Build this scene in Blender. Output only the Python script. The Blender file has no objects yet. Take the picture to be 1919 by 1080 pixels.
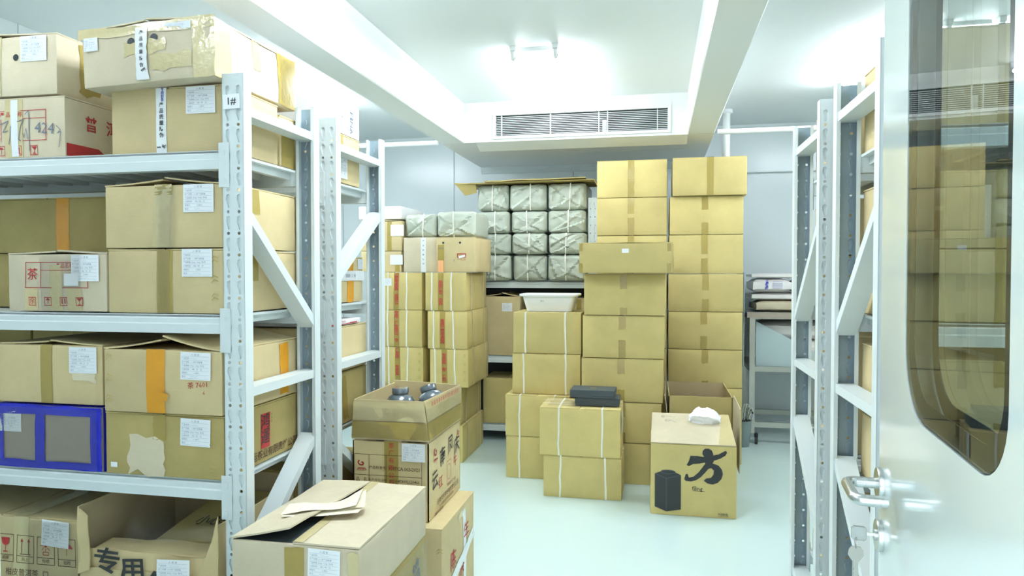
import bpy, bmesh, math, random
from mathutils import Vector, Matrix, noise
R = math.radians
SC = bpy.context.scene
COL = SC.collection

# ------------------------------------------------------------------ camera, world, exposure
cam_data = bpy.data.cameras.new('camera')
cam = bpy.data.objects.new('camera', cam_data)
COL.objects.link(cam)
cam.location = (0, 0, 1.4)
cam.rotation_euler = (R(90 - 1.275), 0, R(11.68))
cam_data.sensor_width = 36.0
cam_data.lens = 36.0 * 1311.6 / 1919.0
cam_data.clip_start = 0.02
cam_data.clip_end = 60
SC.camera = cam

world = bpy.data.worlds.new('world')
SC.world = world
world.use_nodes = True
bgn = world.node_tree.nodes['Background']
bgn.inputs[0].default_value = (0.92, 0.98, 1.05, 1)
bgn.inputs[1].default_value = 1.25          # the lit corridor outside the open door

TUBE_STRENGTH = 34.0                        # fluorescent tubes (the room's lamps and the unseen added ones)
TUBE_COLOR = (0.915, 0.970, 1.05, 1)
SC.view_settings.view_transform = 'Standard'
SC.view_settings.look = 'None'
SC.view_settings.gamma = 1.0
SC.view_settings.use_curve_mapping = False
SC.view_settings.exposure = 1.05
SC.cycles.max_bounces = 10
SC.cycles.transparent_max_bounces = 16
SC.cycles.caustics_reflective = False
SC.cycles.caustics_refractive = False
SC.cycles.sample_clamp_indirect = 6.0

# ------------------------------------------------------------------ helpers
def link(o, parent=None):
    COL.objects.link(o)
    if parent is not None:
        o.parent = parent
    return o

def tag(o, label=None, cat=None, group=None, kind=None):
    if label: o['label'] = label
    if cat: o['category'] = cat
    if group: o['group'] = group
    if kind: o['kind'] = kind
    return o

def thing(name, label, cat, loc=(0, 0, 0), rz=0, group=None, rot=None):
    o = bpy.data.objects.new(name, None)
    o.empty_display_size = 0.05
    link(o)
    o.location = loc
    o.rotation_euler = rot if rot else (0, 0, rz)
    return tag(o, label, cat, group)

def finish(bm, name, mat, smooth=False, angle=35):
    me = bpy.data.meshes.new(name)
    bm.normal_update()
    bm.to_mesh(me)
    bm.free()
    for m in (mat if isinstance(mat, (list, tuple)) else [mat]):
        me.materials.append(m)
    if smooth:
        me.shade_smooth()
        me.set_sharp_from_angle(angle=R(angle))
    return me

def obj(name, bm, mat, parent=None, loc=None, smooth=False, angle=35, rot=None):
    me = finish(bm, name, mat, smooth, angle) if isinstance(bm, bmesh.types.BMesh) else bm
    o = bpy.data.objects.new(name, me)
    link(o, parent)
    if loc: o.location = loc
    if rot: o.rotation_euler = rot
    return o

def box(bm, x0, x1, y0, y1, z0, z1, bev=0, mi=0):
    vs = [bm.verts.new((x, y, z)) for z in (z0, z1) for y in (y0, y1) for x in (x0, x1)]
    fs = [bm.faces.new([vs[i] for i in f]) for f in
          ((0, 2, 3, 1), (4, 5, 7, 6), (0, 1, 5, 4), (2, 6, 7, 3), (0, 4, 6, 2), (1, 3, 7, 5))]
    for f in fs: f.material_index = mi
    if bev:
        es = list({e for f in fs for e in f.edges})
        bmesh.ops.bevel(bm, geom=es, offset=bev, segments=1, affect='EDGES')
    return fs

def mbox(*a, **k):
    bm = bmesh.new(); box(bm, *a, **k); return bm

def bar(bm, p, q, wx, t, ref=(1, 0, 0)):
    """rectangular bar from p to q: width wx along ref, thickness t across"""
    p, q = Vector(p), Vector(q)
    d = (q - p).normalized(); r = Vector(ref)
    r = (r - d * r.dot(d)).normalized(); n = d.cross(r)
    vs = [bm.verts.new(c + r * (sx * wx / 2) + n * (sy * t / 2)) for c in (p, q) for sx, sy in ((-1, -1), (1, -1), (1, 1), (-1, 1))]
    for f in ((3, 2, 1, 0), (4, 5, 6, 7), (0, 1, 5, 4), (1, 2, 6, 5), (2, 3, 7, 6), (3, 0, 4, 7)):
        bm.faces.new([vs[i] for i in f])

def prism(bm, pts, axis, a, b, mi=0):
    """extrude a 2D polygon (in the plane across axis) from a to b along axis"""
    def P(u, v, w):
        return {'x': (w, u, v), 'y': (u, w, v), 'z': (u, v, w)}[axis]
    A = [bm.verts.new(P(u, v, a)) for u, v in pts]
    B = [bm.verts.new(P(u, v, b)) for u, v in pts]
    n = len(pts); fs = []
    fs.append(bm.faces.new(A[::-1])); fs.append(bm.faces.new(B))
    for i in range(n):
        fs.append(bm.faces.new((A[i], A[(i + 1) % n], B[(i + 1) % n], B[i])))
    for f in fs: f.material_index = mi
    bmesh.ops.recalc_face_normals(bm, faces=fs)
    return fs

def tube(bm, pts, r, seg=12, cap=True):
    pts = [Vector(p) for p in pts]
    rings = []
    prev = None
    for i, p in enumerate(pts):
        d = (pts[min(i + 1, len(pts) - 1)] - pts[max(i - 1, 0)]).normalized()
        if prev is None:
            a = Vector((0, 0, 1)) if abs(d.z) < 0.9 else Vector((1, 0, 0))
            u = d.cross(a).normalized()
        else:
            u = (prev - d * prev.dot(d)).normalized()
        prev = u; v = d.cross(u)
        rr = r[i] if isinstance(r, (list, tuple)) else r
        rings.append([bm.verts.new(p + (u * math.cos(t) + v * math.sin(t)) * rr) for t in [2 * math.pi * k / seg for k in range(seg)]])
    for A, B in zip(rings, rings[1:]):
        for k in range(seg):
            bm.faces.new((A[k], A[(k + 1) % seg], B[(k + 1) % seg], B[k]))
    if cap:
        bm.faces.new(rings[0][::-1]); bm.faces.new(rings[-1])

def lathe(bm, prof, seg=24, M=None):
    rings = []
    for r, z in prof:
        if r < 1e-5:
            rings.append([bm.verts.new((0, 0, z))])
        else:
            rings.append([bm.verts.new((r * math.cos(2 * math.pi * k / seg), r * math.sin(2 * math.pi * k / seg), z)) for k in range(seg)])
    for A, B in zip(rings, rings[1:]):
        for k in range(seg):
            k2 = (k + 1) % seg
            if len(A) == 1 and len(B) > 1: bm.faces.new((A[0], B[k2], B[k]))
            elif len(B) == 1 and len(A) > 1: bm.faces.new((A[k], A[k2], B[0]))
            elif len(A) > 1: bm.faces.new((A[k], A[k2], B[k2], B[k]))
    bmesh.ops.recalc_face_normals(bm, faces=bm.faces)
    if M is not None: bm.transform(M)

# ------------------------------------------------------------------ materials
def newmat(name):
    m = bpy.data.materials.new(name); m.use_nodes = True
    nt = m.node_tree; b = nt.nodes['Principled BSDF']
    return m, nt, b

def nd(nt, t, **k):
    n = nt.nodes.new(t)
    for a, v in k.items():
        if a.startswith('i_'): n.inputs[a[2:].replace('_', ' ')].default_value = v
        else: setattr(n, a, v)
    return n

def plain(name, col, rough=0.5, metal=0, spec=0.5, bump=0, bscale=60, coat=0, vary=0, trans=0, alpha=1, ior=1.45, emis=0, ecol=None):
    m, nt, b = newmat(name)
    L = nt.links.new
    b.inputs['Base Color'].default_value = (*col, 1)
    b.inputs['Roughness'].default_value = rough
    b.inputs['Metallic'].default_value = metal
    b.inputs['Specular IOR Level'].default_value = spec
    b.inputs['Coat Weight'].default_value = coat
    b.inputs['Coat Roughness'].default_value = 0.08
    b.inputs['Transmission Weight'].default_value = trans
    b.inputs['Alpha'].default_value = alpha
    b.inputs['IOR'].default_value = ior
    if emis:
        b.inputs['Emission Strength'].default_value = emis
        b.inputs['Emission Color'].default_value = ecol
    tc = nd(nt, 'ShaderNodeTexCoord')
    if vary:
        n = nd(nt, 'ShaderNodeTexNoise', i_Scale=bscale * 0.12, i_Detail=4.0)
        L(tc.outputs['Object'], n.inputs['Vector'])
        mx = nd(nt, 'ShaderNodeMix', data_type='RGBA')
        mx.inputs['A'].default_value = (*[c * (1 - vary) for c in col], 1)
        mx.inputs['B'].default_value = (*[min(1, c * (1 + vary)) for c in col], 1)
        L(n.outputs['Fac'], mx.inputs['Factor']); L(mx.outputs['Result'], b.inputs['Base Color'])
    if bump:
        n = nd(nt, 'ShaderNodeTexNoise', i_Scale=bscale, i_Detail=3.0)
        L(tc.outputs['Object'], n.inputs['Vector'])
        bp = nd(nt, 'ShaderNodeBump', i_Strength=bump, i_Distance=0.004)
        L(n.outputs['Fac'], bp.inputs['Height']); L(bp.outputs['Normal'], b.inputs['Normal'])
    return m

def cardboard(name, col, vary=0.10, rough=0.72):
    m, nt, b = newmat(name); L = nt.links.new
    tc = nd(nt, 'ShaderNodeTexCoord'); oi = nd(nt, 'ShaderNodeObjectInfo')
    add = nd(nt, 'ShaderNodeVectorMath', operation='ADD')
    sc = nd(nt, 'ShaderNodeVectorMath', operation='SCALE'); sc.inputs['Scale'].default_value = 0.0
    L(oi.outputs['Random'], sc.inputs['Scale']); sc.inputs[0].default_value = (17, 31, 23)
    L(tc.outputs['Object'], add.inputs[0]); L(sc.outputs[0], add.inputs[1])
    big = nd(nt, 'ShaderNodeTexNoise', i_Scale=5.0, i_Detail=5.0, i_Roughness=0.6)
    L(add.outputs[0], big.inputs['Vector'])
    mp = nd(nt, 'ShaderNodeMapping'); mp.inputs['Scale'].default_value = (60, 60, 900)
    L(add.outputs[0], mp.inputs[0])
    fib = nd(nt, 'ShaderNodeTexNoise', i_Scale=1.0, i_Detail=3.0)
    L(mp.outputs[0], fib.inputs['Vector'])
    r1 = nd(nt, 'ShaderNodeMapRange'); r1.inputs['From Min'].default_value = 0.3; r1.inputs['From Max'].default_value = 0.75
    r1.inputs['To Min'].default_value = 1 - vary; r1.inputs['To Max'].default_value = 1 + vary
    L(big.outputs['Fac'], r1.inputs['Value'])
    r2 = nd(nt, 'ShaderNodeMapRange'); r2.inputs['To Min'].default_value = 0.93; r2.inputs['To Max'].default_value = 1.07
    L(fib.outputs['Fac'], r2.inputs['Value'])
    r3 = nd(nt, 'ShaderNodeMapRange'); r3.inputs['To Min'].default_value = 0.90; r3.inputs['To Max'].default_value = 1.08
    L(oi.outputs['Random'], r3.inputs['Value'])
    m1 = nd(nt, 'ShaderNodeMath', operation='MULTIPLY'); m2 = nd(nt, 'ShaderNodeMath', operation='MULTIPLY')
    L(r1.outputs[0], m1.inputs[0]); L(r2.outputs[0], m1.inputs[1]); L(m1.outputs[0], m2.inputs[0]); L(r3.outputs[0], m2.inputs[1])
    hs = nd(nt, 'ShaderNodeVectorMath', operation='SCALE'); hs.inputs[0].default_value = col
    L(m2.outputs[0], hs.inputs['Scale']); L(hs.outputs[0], b.inputs['Base Color'])
    b.inputs['Roughness'].default_value = rough
    b.inputs['Specular IOR Level'].default_value = 0.35
    wv = nd(nt, 'ShaderNodeTexNoise', i_Scale=14.0, i_Detail=4.0)
    L(add.outputs[0], wv.inputs['Vector'])
    mh = nd(nt, 'ShaderNodeMath', operation='MULTIPLY_ADD'); mh.inputs[1].default_value = 0.12
    L(fib.outputs['Fac'], mh.inputs[0]); L(wv.outputs['Fac'], mh.inputs[2])
    bp = nd(nt, 'ShaderNodeBump', i_Strength=0.28, i_Distance=0.004)
    L(mh.outputs[0], bp.inputs['Height']); L(bp.outputs['Normal'], b.inputs['Normal'])
    return m

M = {}
M['card'] = cardboard('cardboard_kraft', (0.60, 0.49, 0.265))
M['card_y'] = cardboard('cardboard_yellow_kraft', (0.575, 0.47, 0.19))
M['card_pale'] = cardboard('cardboard_pale', (0.64, 0.565, 0.40))
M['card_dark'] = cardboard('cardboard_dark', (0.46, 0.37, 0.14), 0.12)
M['card_in'] = cardboard('cardboard_inside', (0.52, 0.42, 0.25))
M['card_white'] = cardboard('cardboard_white', (0.83, 0.84, 0.83), 0.05)
M['paint'] = plain('grey_green_rack_paint', (0.67, 0.745, 0.745), 0.38, bump=0.05, bscale=250)
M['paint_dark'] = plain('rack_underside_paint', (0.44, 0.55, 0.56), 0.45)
M['post_inside'] = plain('darker_inner_face', (0.30, 0.385, 0.43), 0.35, metal=0.2, vary=0.15, bscale=80)  # darker blue-grey for the inner faces of the posts
M['wall'] = plain('cleanroom_panel', (0.79, 0.865, 0.875), 0.20, spec=0.5, bump=0.03, bscale=3)
M['ceil'] = plain('white_ceiling', (0.81, 0.865, 0.86), 0.55, bump=0.02, bscale=8)
M['beam'] = plain('white_beam_plaster', (0.86, 0.89, 0.865), 0.5, bump=0.03, bscale=6)
M['white_metal'] = plain('white_metal', (0.86, 0.90, 0.89), 0.35)
M['dark'] = plain('void_shade_black', (0.02, 0.03, 0.035), 0.6)  # near-black, stands for the shade inside holes, lid gap and duct
M['steel'] = plain('brushed_steel', (0.62, 0.64, 0.63), 0.27, metal=1.0, bump=0.08, bscale=300)
M['steel_frame'] = plain('dull_steel', (0.52, 0.53, 0.49), 0.4, metal=0.8)
M['door'] = plain('glossy_white_door', (0.66, 0.77, 0.76), 0.13, spec=0.7, coat=0.6)
M['paper'] = plain('label_paper', (0.84, 0.88, 0.90), 0.6)
M['ink'] = plain('black_ink', (0.03, 0.035, 0.035), 0.6)
M['ink_soft'] = plain('grey_ink', (0.16, 0.19, 0.24), 0.6)
M['ink_label'] = plain('faint_label_ink', (0.36, 0.42, 0.50), 0.6)
M['ink_brown'] = plain('brown_ink', (0.10, 0.045, 0.02), 0.6)
M['ink_red'] = plain('red_ink', (0.42, 0.03, 0.03), 0.6)
M['ink_blue'] = plain('blue_ink', (0.03, 0.05, 0.45), 0.6)
M['tape'] = plain('brown_packing_tape', (0.36, 0.275, 0.075), 0.16, spec=0.6, bump=0.35, bscale=45, vary=0.12)
M['tape_pale'] = plain('pale_packing_tape', (0.58, 0.50, 0.27), 0.14, spec=0.7, bump=0.4, bscale=50, vary=0.12)
M['tape_orange'] = plain('orange_packing_tape', (0.66, 0.30, 0.02), 0.15, spec=0.6, bump=0.5, bscale=40, vary=0.15)
M['tape_blue'] = plain('blue_packing_tape', (0.015, 0.02, 0.50), 0.25, spec=0.6, bump=0.6, bscale=45, vary=0.2)
M['tape_white'] = plain('white_packing_tape', (0.80, 0.84, 0.85), 0.2, spec=0.6, bump=0.4, bscale=45)
M['strap'] = plain('white_strap', (0.84, 0.83, 0.74), 0.4)
M['wrap'] = plain('grey_green_wrap', (0.43, 0.475, 0.395), 0.34, spec=0.6, bump=0.5, bscale=28, vary=0.12)
M['glossblack'] = plain('dark_grey_jar', (0.09, 0.12, 0.14), 0.12, spec=0.8, coat=0.8, bump=0.5, bscale=30)
M['black_box'] = plain('black_gift_board', (0.045, 0.06, 0.07), 0.5)
M['plastic_white'] = plain('white_plastic', (0.86, 0.88, 0.88), 0.3)
M['tissue'] = plain('white_tissue', (0.90, 0.92, 0.94), 0.6, bump=0.6, bscale=30)
M['kraft_light'] = plain('light_kraft_paper', (0.82, 0.76, 0.58), 0.6, bump=0.3, bscale=25)
M['green_plastic'] = plain('green_plastic', (0.03, 0.45, 0.25), 0.4)
M['purple_plastic'] = plain('purple_plastic', (0.22, 0.02, 0.22), 0.4)
M['grey_plastic'] = plain('grey_plastic', (0.20, 0.25, 0.25), 0.35)
M['rubber'] = plain('black_rubber', (0.02, 0.02, 0.02), 0.6)
M['foam'] = plain('grey_wrapped_board', (0.36, 0.31, 0.25), 0.35, spec=0.7, bump=0.9, bscale=22, vary=0.12)
M['orange_paper'] = plain('orange_sticker', (0.85, 0.42, 0.20), 0.5)
M['pinkbag'] = plain('printed_white_mailer', (0.82, 0.80, 0.78), 0.35, bump=0.5, bscale=20, vary=0.06)
M['tube'] = plain('lit_fluorescent_tube', (0.9, 0.95, 0.95), 0.4, emis=TUBE_STRENGTH, ecol=TUBE_COLOR)
M['tube_soft'] = plain('dimmed_fluorescent_tube', (0.9, 0.95, 0.95), 0.4, emis=TUBE_STRENGTH * 0.66, ecol=TUBE_COLOR)  # same tube dimmed to keep the nearby carton tops from burning out

def film_mat(name, tint):
    m = bpy.data.materials.new(name); m.use_nodes = True; nt = m.node_tree; nt.nodes.clear(); L = nt.links.new
    out = nd(nt, 'ShaderNodeOutputMaterial'); mix = nd(nt, 'ShaderNodeMixShader')
    tr = nd(nt, 'ShaderNodeBsdfTransparent'); tr.inputs[0].default_value = (*tint, 1)
    gl = nd(nt, 'ShaderNodeBsdfGlossy', i_Roughness=0.22)
    fr = nd(nt, 'ShaderNodeFresnel', i_IOR=1.4)
    cap = nd(nt, 'ShaderNodeMath', operation='MULTIPLY_ADD'); cap.inputs[1].default_value = 0.40; cap.inputs[2].default_value = 0.045
    tc = nd(nt, 'ShaderNodeTexCoord'); n = nd(nt, 'ShaderNodeTexNoise', i_Scale=26.0, i_Detail=3.0, i_Distortion=1.2)
    bp = nd(nt, 'ShaderNodeBump', i_Strength=0.6, i_Distance=0.006)
    L(tc.outputs['Object'], n.inputs['Vector']); L(n.outputs['Fac'], bp.inputs['Height'])
    L(bp.outputs['Normal'], gl.inputs['Normal']); L(fr.outputs[0], cap.inputs[0])
    L(cap.outputs[0], mix.inputs[0]); L(tr.outputs[0], mix.inputs[1]); L(gl.outputs[0], mix.inputs[2]); L(mix.outputs[0], out.inputs[0])
    return m
M['film'] = film_mat('clear_stretch_film', (0.985, 0.985, 0.97))

def glass_mat():
    m = bpy.data.materials.new('window_glass'); m.use_nodes = True; nt = m.node_tree; nt.nodes.clear(); L = nt.links.new
    out = nd(nt, 'ShaderNodeOutputMaterial'); mix = nd(nt, 'ShaderNodeMixShader')
    tr = nd(nt, 'ShaderNodeBsdfTransparent'); tr.inputs[0].default_value = (0.86, 0.92, 0.90, 1)
    gl = nd(nt, 'ShaderNodeBsdfGlossy', i_Roughness=0.0)
    fr = nd(nt, 'ShaderNodeFresnel', i_IOR=1.62)
    L(fr.outputs[0], mix.inputs[0]); L(tr.outputs[0], mix.inputs[1]); L(gl.outputs[0], mix.inputs[2]); L(mix.outputs[0], out.inputs[0])
    return m
M['glass'] = glass_mat()

def floor_mat():
    m, nt, b = newmat('epoxy_floor'); L = nt.links.new
    tc = nd(nt, 'ShaderNodeTexCoord')
    n = nd(nt, 'ShaderNodeTexNoise', i_Scale=1.2, i_Detail=6.0)
    L(tc.outputs['Object'], n.inputs['Vector'])
    mx = nd(nt, 'ShaderNodeMix', data_type='RGBA')
    mx.inputs['A'].default_value = (0.61, 0.76, 0.73, 1); mx.inputs['B'].default_value = (0.66, 0.805, 0.775, 1)
    L(n.outputs['Fac'], mx.inputs['Factor']); L(mx.outputs['Result'], b.inputs['Base Color'])
    b.inputs['Roughness'].default_value = 0.16
    n2 = nd(nt, 'ShaderNodeTexNoise', i_Scale=7.0, i_Detail=2.0)
    L(tc.outputs['Object'], n2.inputs['Vector'])
    bp = nd(nt, 'ShaderNodeBump', i_Strength=0.08, i_Distance=0.01)
    L(n2.outputs['Fac'], bp.inputs['Height']); L(bp.outputs['Normal'], b.inputs['Normal'])
    return m
M['floor'] = floor_mat()

# ------------------------------------------------------------------ text -> 2D geometry
_tc = {}
def text2d(s, size=1.0, bold=0.0, res=1, spacing=1.0, line=1.0):
    key = (s, bold, res, spacing, line)
    if key not in _tc:
        cu = bpy.data.curves.new('t', 'FONT')
        cu.body = s; cu.size = 1.0; cu.offset = bold; cu.resolution_u = res
        cu.align_x = 'CENTER'; cu.align_y = 'CENTER'; cu.space_character = spacing; cu.space_line = line
        ob = bpy.data.objects.new('t', cu); COL.objects.link(ob)
        dg = bpy.context.evaluated_depsgraph_get()
        me = bpy.data.meshes.new_from_object(ob.evaluated_get(dg))
        vs = [(v.co.x, v.co.y) for v in me.vertices]; fs = [tuple(p.vertices) for p in me.polygons]
        bpy.data.objects.remove(ob); bpy.data.curves.remove(cu); bpy.data.meshes.remove(me)
        _tc[key] = (vs, fs)
    vs, fs = _tc[key]
    return [(x * size, y * size) for x, y in vs], fs

class Ink:
    """flat print: collects 2D shapes (u, v), later laid on a surface"""
    def __init__(s): s.v = []; s.f = []
    def add(s, vs, fs, du=0, dv=0, rot=0):
        c, n = math.cos(rot), math.sin(rot); k = len(s.v)
        s.v += [(x * c - y * n + du, x * n + y * c + dv) for x, y in vs]
        s.f += [tuple(i + k for i in f) for f in fs]; return s
    def text(s, t, u, v, size, bold=0.0, rot=0, res=1, spacing=1.0, line=1.0):
        vs, fs = text2d(t, size, bold, res, spacing, line); return s.add(vs, fs, u, v, rot)
    def column(s, t, u, v, size, step, bold=0.0, rot=0, res=1):
        for i, ch in enumerate(t):
            if ch != ' ': s.text(ch, u, v - i * step, size, bold, rot, res)
        return s
    def rect(s, u0, u1, v0, v1): return s.add([(u0, v0), (u1, v0), (u1, v1), (u0, v1)], [(0, 1, 2, 3)])
    def frame(s, u0, u1, v0, v1, t):
        s.rect(u0, u1, v0, v0 + t); s.rect(u0, u1, v1 - t, v1); s.rect(u0, u0 + t, v0 + t, v1 - t); return s.rect(u1 - t, u1, v0 + t, v1 - t)
    def poly(s, pts): return s.add(list(pts), [tuple(range(len(pts)))])
    def line(s, pts, w):
        for (a, b), (c, d) in zip(pts, pts[1:]):
            l = math.hypot(c - a, d - b) or 1; nx, ny = -(d - b) / l * w / 2, (c - a) / l * w / 2
            s.add([(a + nx, b + ny), (a - nx, b - ny), (c - nx, d - ny), (c + nx, d + ny)], [(0, 1, 2, 3)])
        return s

def squiggle(seed, u, v, w, h, n=14):
    r = random.Random(seed); p = []
    for i in range(n):
        p.append((u + w * i / (n - 1) + r.uniform(-.3, .3) * w / n, v + r.uniform(-.5, .5) * h))
    return p

# label print: shared mesh, drawn in units of the label (w=1, h=.82)
def label_print(seed):
    k = Ink(); r = random.Random(seed)
    k.text('入 库 单', 0, .33, .075, .006)
    rows = ['产品名称:', '生产日期:        年产品数量', '产品规格: 250g/  100g/  饼/包', '入库时间:      年    月    日', '保管人:            入库人:', '备注:']
    for i, t in enumerate(rows):
        v = .225 - i * .108
        vs, fs = text2d(t, .06, .006)
        mn = min(x for x, y in vs)
        k.add(vs, fs, -.44 - mn, v)
        k.rect(-.45, .45, v - .052, v - .047)
    k.rect(-.45, .45, .285, .29)
    for i in (0, 1, 3, 5):
        k.line(squiggle(seed * 7 + i, -.18 + r.uniform(0, .08), .225 - i * .108, r.uniform(.12, .3), .035), .0045)
    return k
def ink_flat(k, mat, name='print'):
    bm = bmesh.new(); vs = [bm.verts.new((u, 0, v)) for u, v in k.v]
    for f in k.f:
        try: bm.faces.new([vs[i] for i in f])
        except ValueError: pass
    for f in bm.faces: f.normal_update()
    return finish(bm, name, mat)
LABEL_PRINTS = [ink_flat(label_print(s), M['ink_label'], 'label_print') for s in (1, 2, 3)]
bm = mbox(-.5, .5, 0, .0006, -.41, .41)
LABEL_PAPER = finish(bm, 'label_paper', M['paper'])

# ------------------------------------------------------------------ cartons
class Carton:
    """a closed cardboard box, its front facing -Y; local origin at the base centre"""
    def __init__(s, label, x0, x1, yf, d, z0, z1, rz=0, mat='card', cat='box', group=None, seam='y', flaps=True, bulge=.003, wob=.0022, lift=0.0,
                 name='cardboard_box', cuts=5, tilt=(0, 0), gap=.003, skew=0.0):
        s.w, s.d, s.h = x1 - x0, d, z1 - z0
        s.seed = hash((round(x0, 3), round(yf, 3), round(z0, 3))) % 997
        s.r = random.Random(int(abs(x0 * 977 + yf * 331 + z0 * 113) * 10))
        s.off = Vector((x0 * 13.1, yf * 7.7, z0 * 5.3)); s.bulge = bulge; s.wob = wob; s.skew = skew
        s.root = thing(name, label, cat, ((x0 + x1) / 2, yf + d / 2, z0), group=group, rot=(R(tilt[0]), R(tilt[1]), R(rz)))
        s.mat = M[mat] if isinstance(mat, str) else mat
        top = s.h - (.005 if flaps else 0)
        s.top = top
        bm = bmesh.new()
        box(bm, -s.w / 2, s.w / 2, -s.d / 2, s.d / 2, 0, top)
        bmesh.ops.subdivide_edges(bm, edges=bm.edges[:], cuts=cuts, use_grid_fill=True)
        hw, hd = s.w / 2, s.d / 2
        for v in bm.verts:
            v.co = Vector(s.deform(v.co))
        es = [e for e in bm.edges if len(e.link_faces) == 2 and e.link_faces[0].normal.angle(e.link_faces[1].normal, 0) > 1.0]
        bm.normal_update()
        es = [e for e in bm.edges if e.calc_face_angle(0) > 1.0]
        bmesh.ops.bevel(bm, geom=es, offset=.0045, segments=2, affect='EDGES', profile=.6)
        s.body = obj('body', bm, s.mat, s.root, smooth=True, angle=50)
        if flaps:
            s.flaps(seam, lift, gap)
    def deform(s, p):
        x, y, z = p; hw, hd, h = s.w / 2, s.d / 2, s.top
        fx, fy, fz = 1 - (x / hw) ** 2, 1 - (y / hd) ** 2, 1 - (2 * z / h - 1) ** 2
        n = s.wob
        q = Vector((x, y, z)) * 5 + s.off
        e = 1e-4
        nx = noise.noise(q) * n; ny = noise.noise(q + Vector((31, 7, 3))) * n; nz = noise.noise(q + Vector((5, 51, 9))) * n
        b = s.bulge
        X = x + (nx + b * fy * fz * s.r0(1)) * (1 if x > hw - e else -1 if x < -hw + e else 0) + s.skew * z
        Y = y + (ny + b * fx * fz) * (1 if y > hd - e else -1 if y < -hd + e else 0)
        Z = z + (nz * .5 if z > h - e else 0) 
        if abs(abs(x) - hw) < e and abs(abs(y) - hd) < e:
            X = x - math.copysign(.001, x) + s.skew * z; Y = y - math.copysign(.001, y)
        return X, Y, Z
    def r0(s, k): return 1.0
    def surf(s, face, u, v, off=.0012):
        hw, hd = s.w / 2, s.d / 2
        if face == 'front': p = s.deform((u, -hd, v)); return Vector((p[0], p[1] - off, p[2]))
        if face == 'right': p = s.deform((hw, u, v)); return Vector((p[0] + off, p[1], p[2]))
        if face == 'left': p = s.deform((-hw, -u, v)); return Vector((p[0] - off, p[1], p[2]))
        return Vector((u, v, s.h + off))
    def flaps(s, seam, lift, gap):
        hw, hd, z = s.w / 2, s.d / 2, s.top
        t = .0045
        for sg in (-1, 1):
            bm = bmesh.new()
            n = 4
            for k in range(n):
                a, b = k / n, (k + 1) / n
                la, lb = lift * (a ** 1.5) * (1 if sg > 0 else .7), lift * (b ** 1.5) * (1 if sg > 0 else .7)
                half = hw if seam == 'y' else hd
                ia, ib = half - a * (half - gap), half - b * (half - gap)
                e = hd if seam == 'y' else hw
                P = []
                for (i, l) in ((ia, la), (ib, lb)):
                    for q in (-e + .002, e - .002):
                        for zz in (z, z + t):
                            P.append((sg * i, q, zz + l) if seam == 'y' else (q, sg * i, zz + l))
                vs = [bm.verts.new(p) for p in P]
                for f in ((0, 1, 3, 2), (4, 6, 7, 5), (0, 4, 5, 1), (2, 3, 7, 6), (1, 5, 7, 3), (0, 2, 6, 4)):
                    bm.faces.new([vs[i] for i in f])
            bmesh.ops.remove_doubles(bm, verts=bm.verts, dist=1e-5)
            bmesh.ops.recalc_face_normals(bm, faces=bm.faces)
            obj('flap', bm, s.mat, s.root)
    def patch(s, name, mat, face, u0, u1, v0, v1, off=.0012, nu=3, nv=8, ragged=0.0, shift=0.0, wrinkle=.0004, rot=0):
        bm = bmesh.new(); g = []
        r = s.r
        nv = max(2, int(nv))
        for j in range(nv + 1):
            row = []
            for i in range(nu + 1):
                u = u0 + (u1 - u0) * i / nu + shift * (v1 - (v0 + (v1 - v0) * j / nv))
                v = v0 + (v1 - v0) * j / nv
                if ragged and j in (0, nv): v += r.uniform(-ragged, ragged)
                if ragged and i in (0, nu): u += r.uniform(-ragged, ragged) * .5
                if rot:
                    cu, cv = (u0 + u1) / 2, (v0 + v1) / 2; c, n = math.cos(R(rot)), math.sin(R(rot))
                    u, v = cu + (u - cu) * c - (v - cv) * n, cv + (u - cu) * n + (v - cv) * c
                row.append(bm.verts.new(s.surf(face, u, v, off + r.uniform(0, wrinkle))))
            g.append(row)
        for j in range(nv):
            for i in range(nu):
                bm.faces.new((g[j][i], g[j][i + 1], g[j + 1][i + 1], g[j + 1][i]))
        return obj(name, bm, M[mat] if isinstance(mat, str) else mat, s.root, smooth=True, angle=80)
    def tape(s, u=0.0, w=.05, top=None, bot=None, full=False, mat='tape', over=True, face='front', shift=0.0, ragged=.003):
        """sealing tape over the seam, coming down (top) and up (bot) the face"""
        m = mat
        if full: s.patch('tape', m, face, u - w / 2, u + w / 2, .002, s.h - .003, shift=shift, ragged=0, nv=9)
        if top: s.patch('tape', m, face, u - w / 2, u + w / 2, s.h - top, s.h - .001, shift=shift, ragged=ragged, nv=4)
        if bot: s.patch('tape', m, face, u - w / 2, u + w / 2, .001, bot, ragged=ragged, nv=4)
        if over and face == 'front':
            s.patch('tape', m, 'top', u - w / 2, u + w / 2, -s.d / 2, s.d / 2, off=.001, nv=6)
        return s
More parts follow.
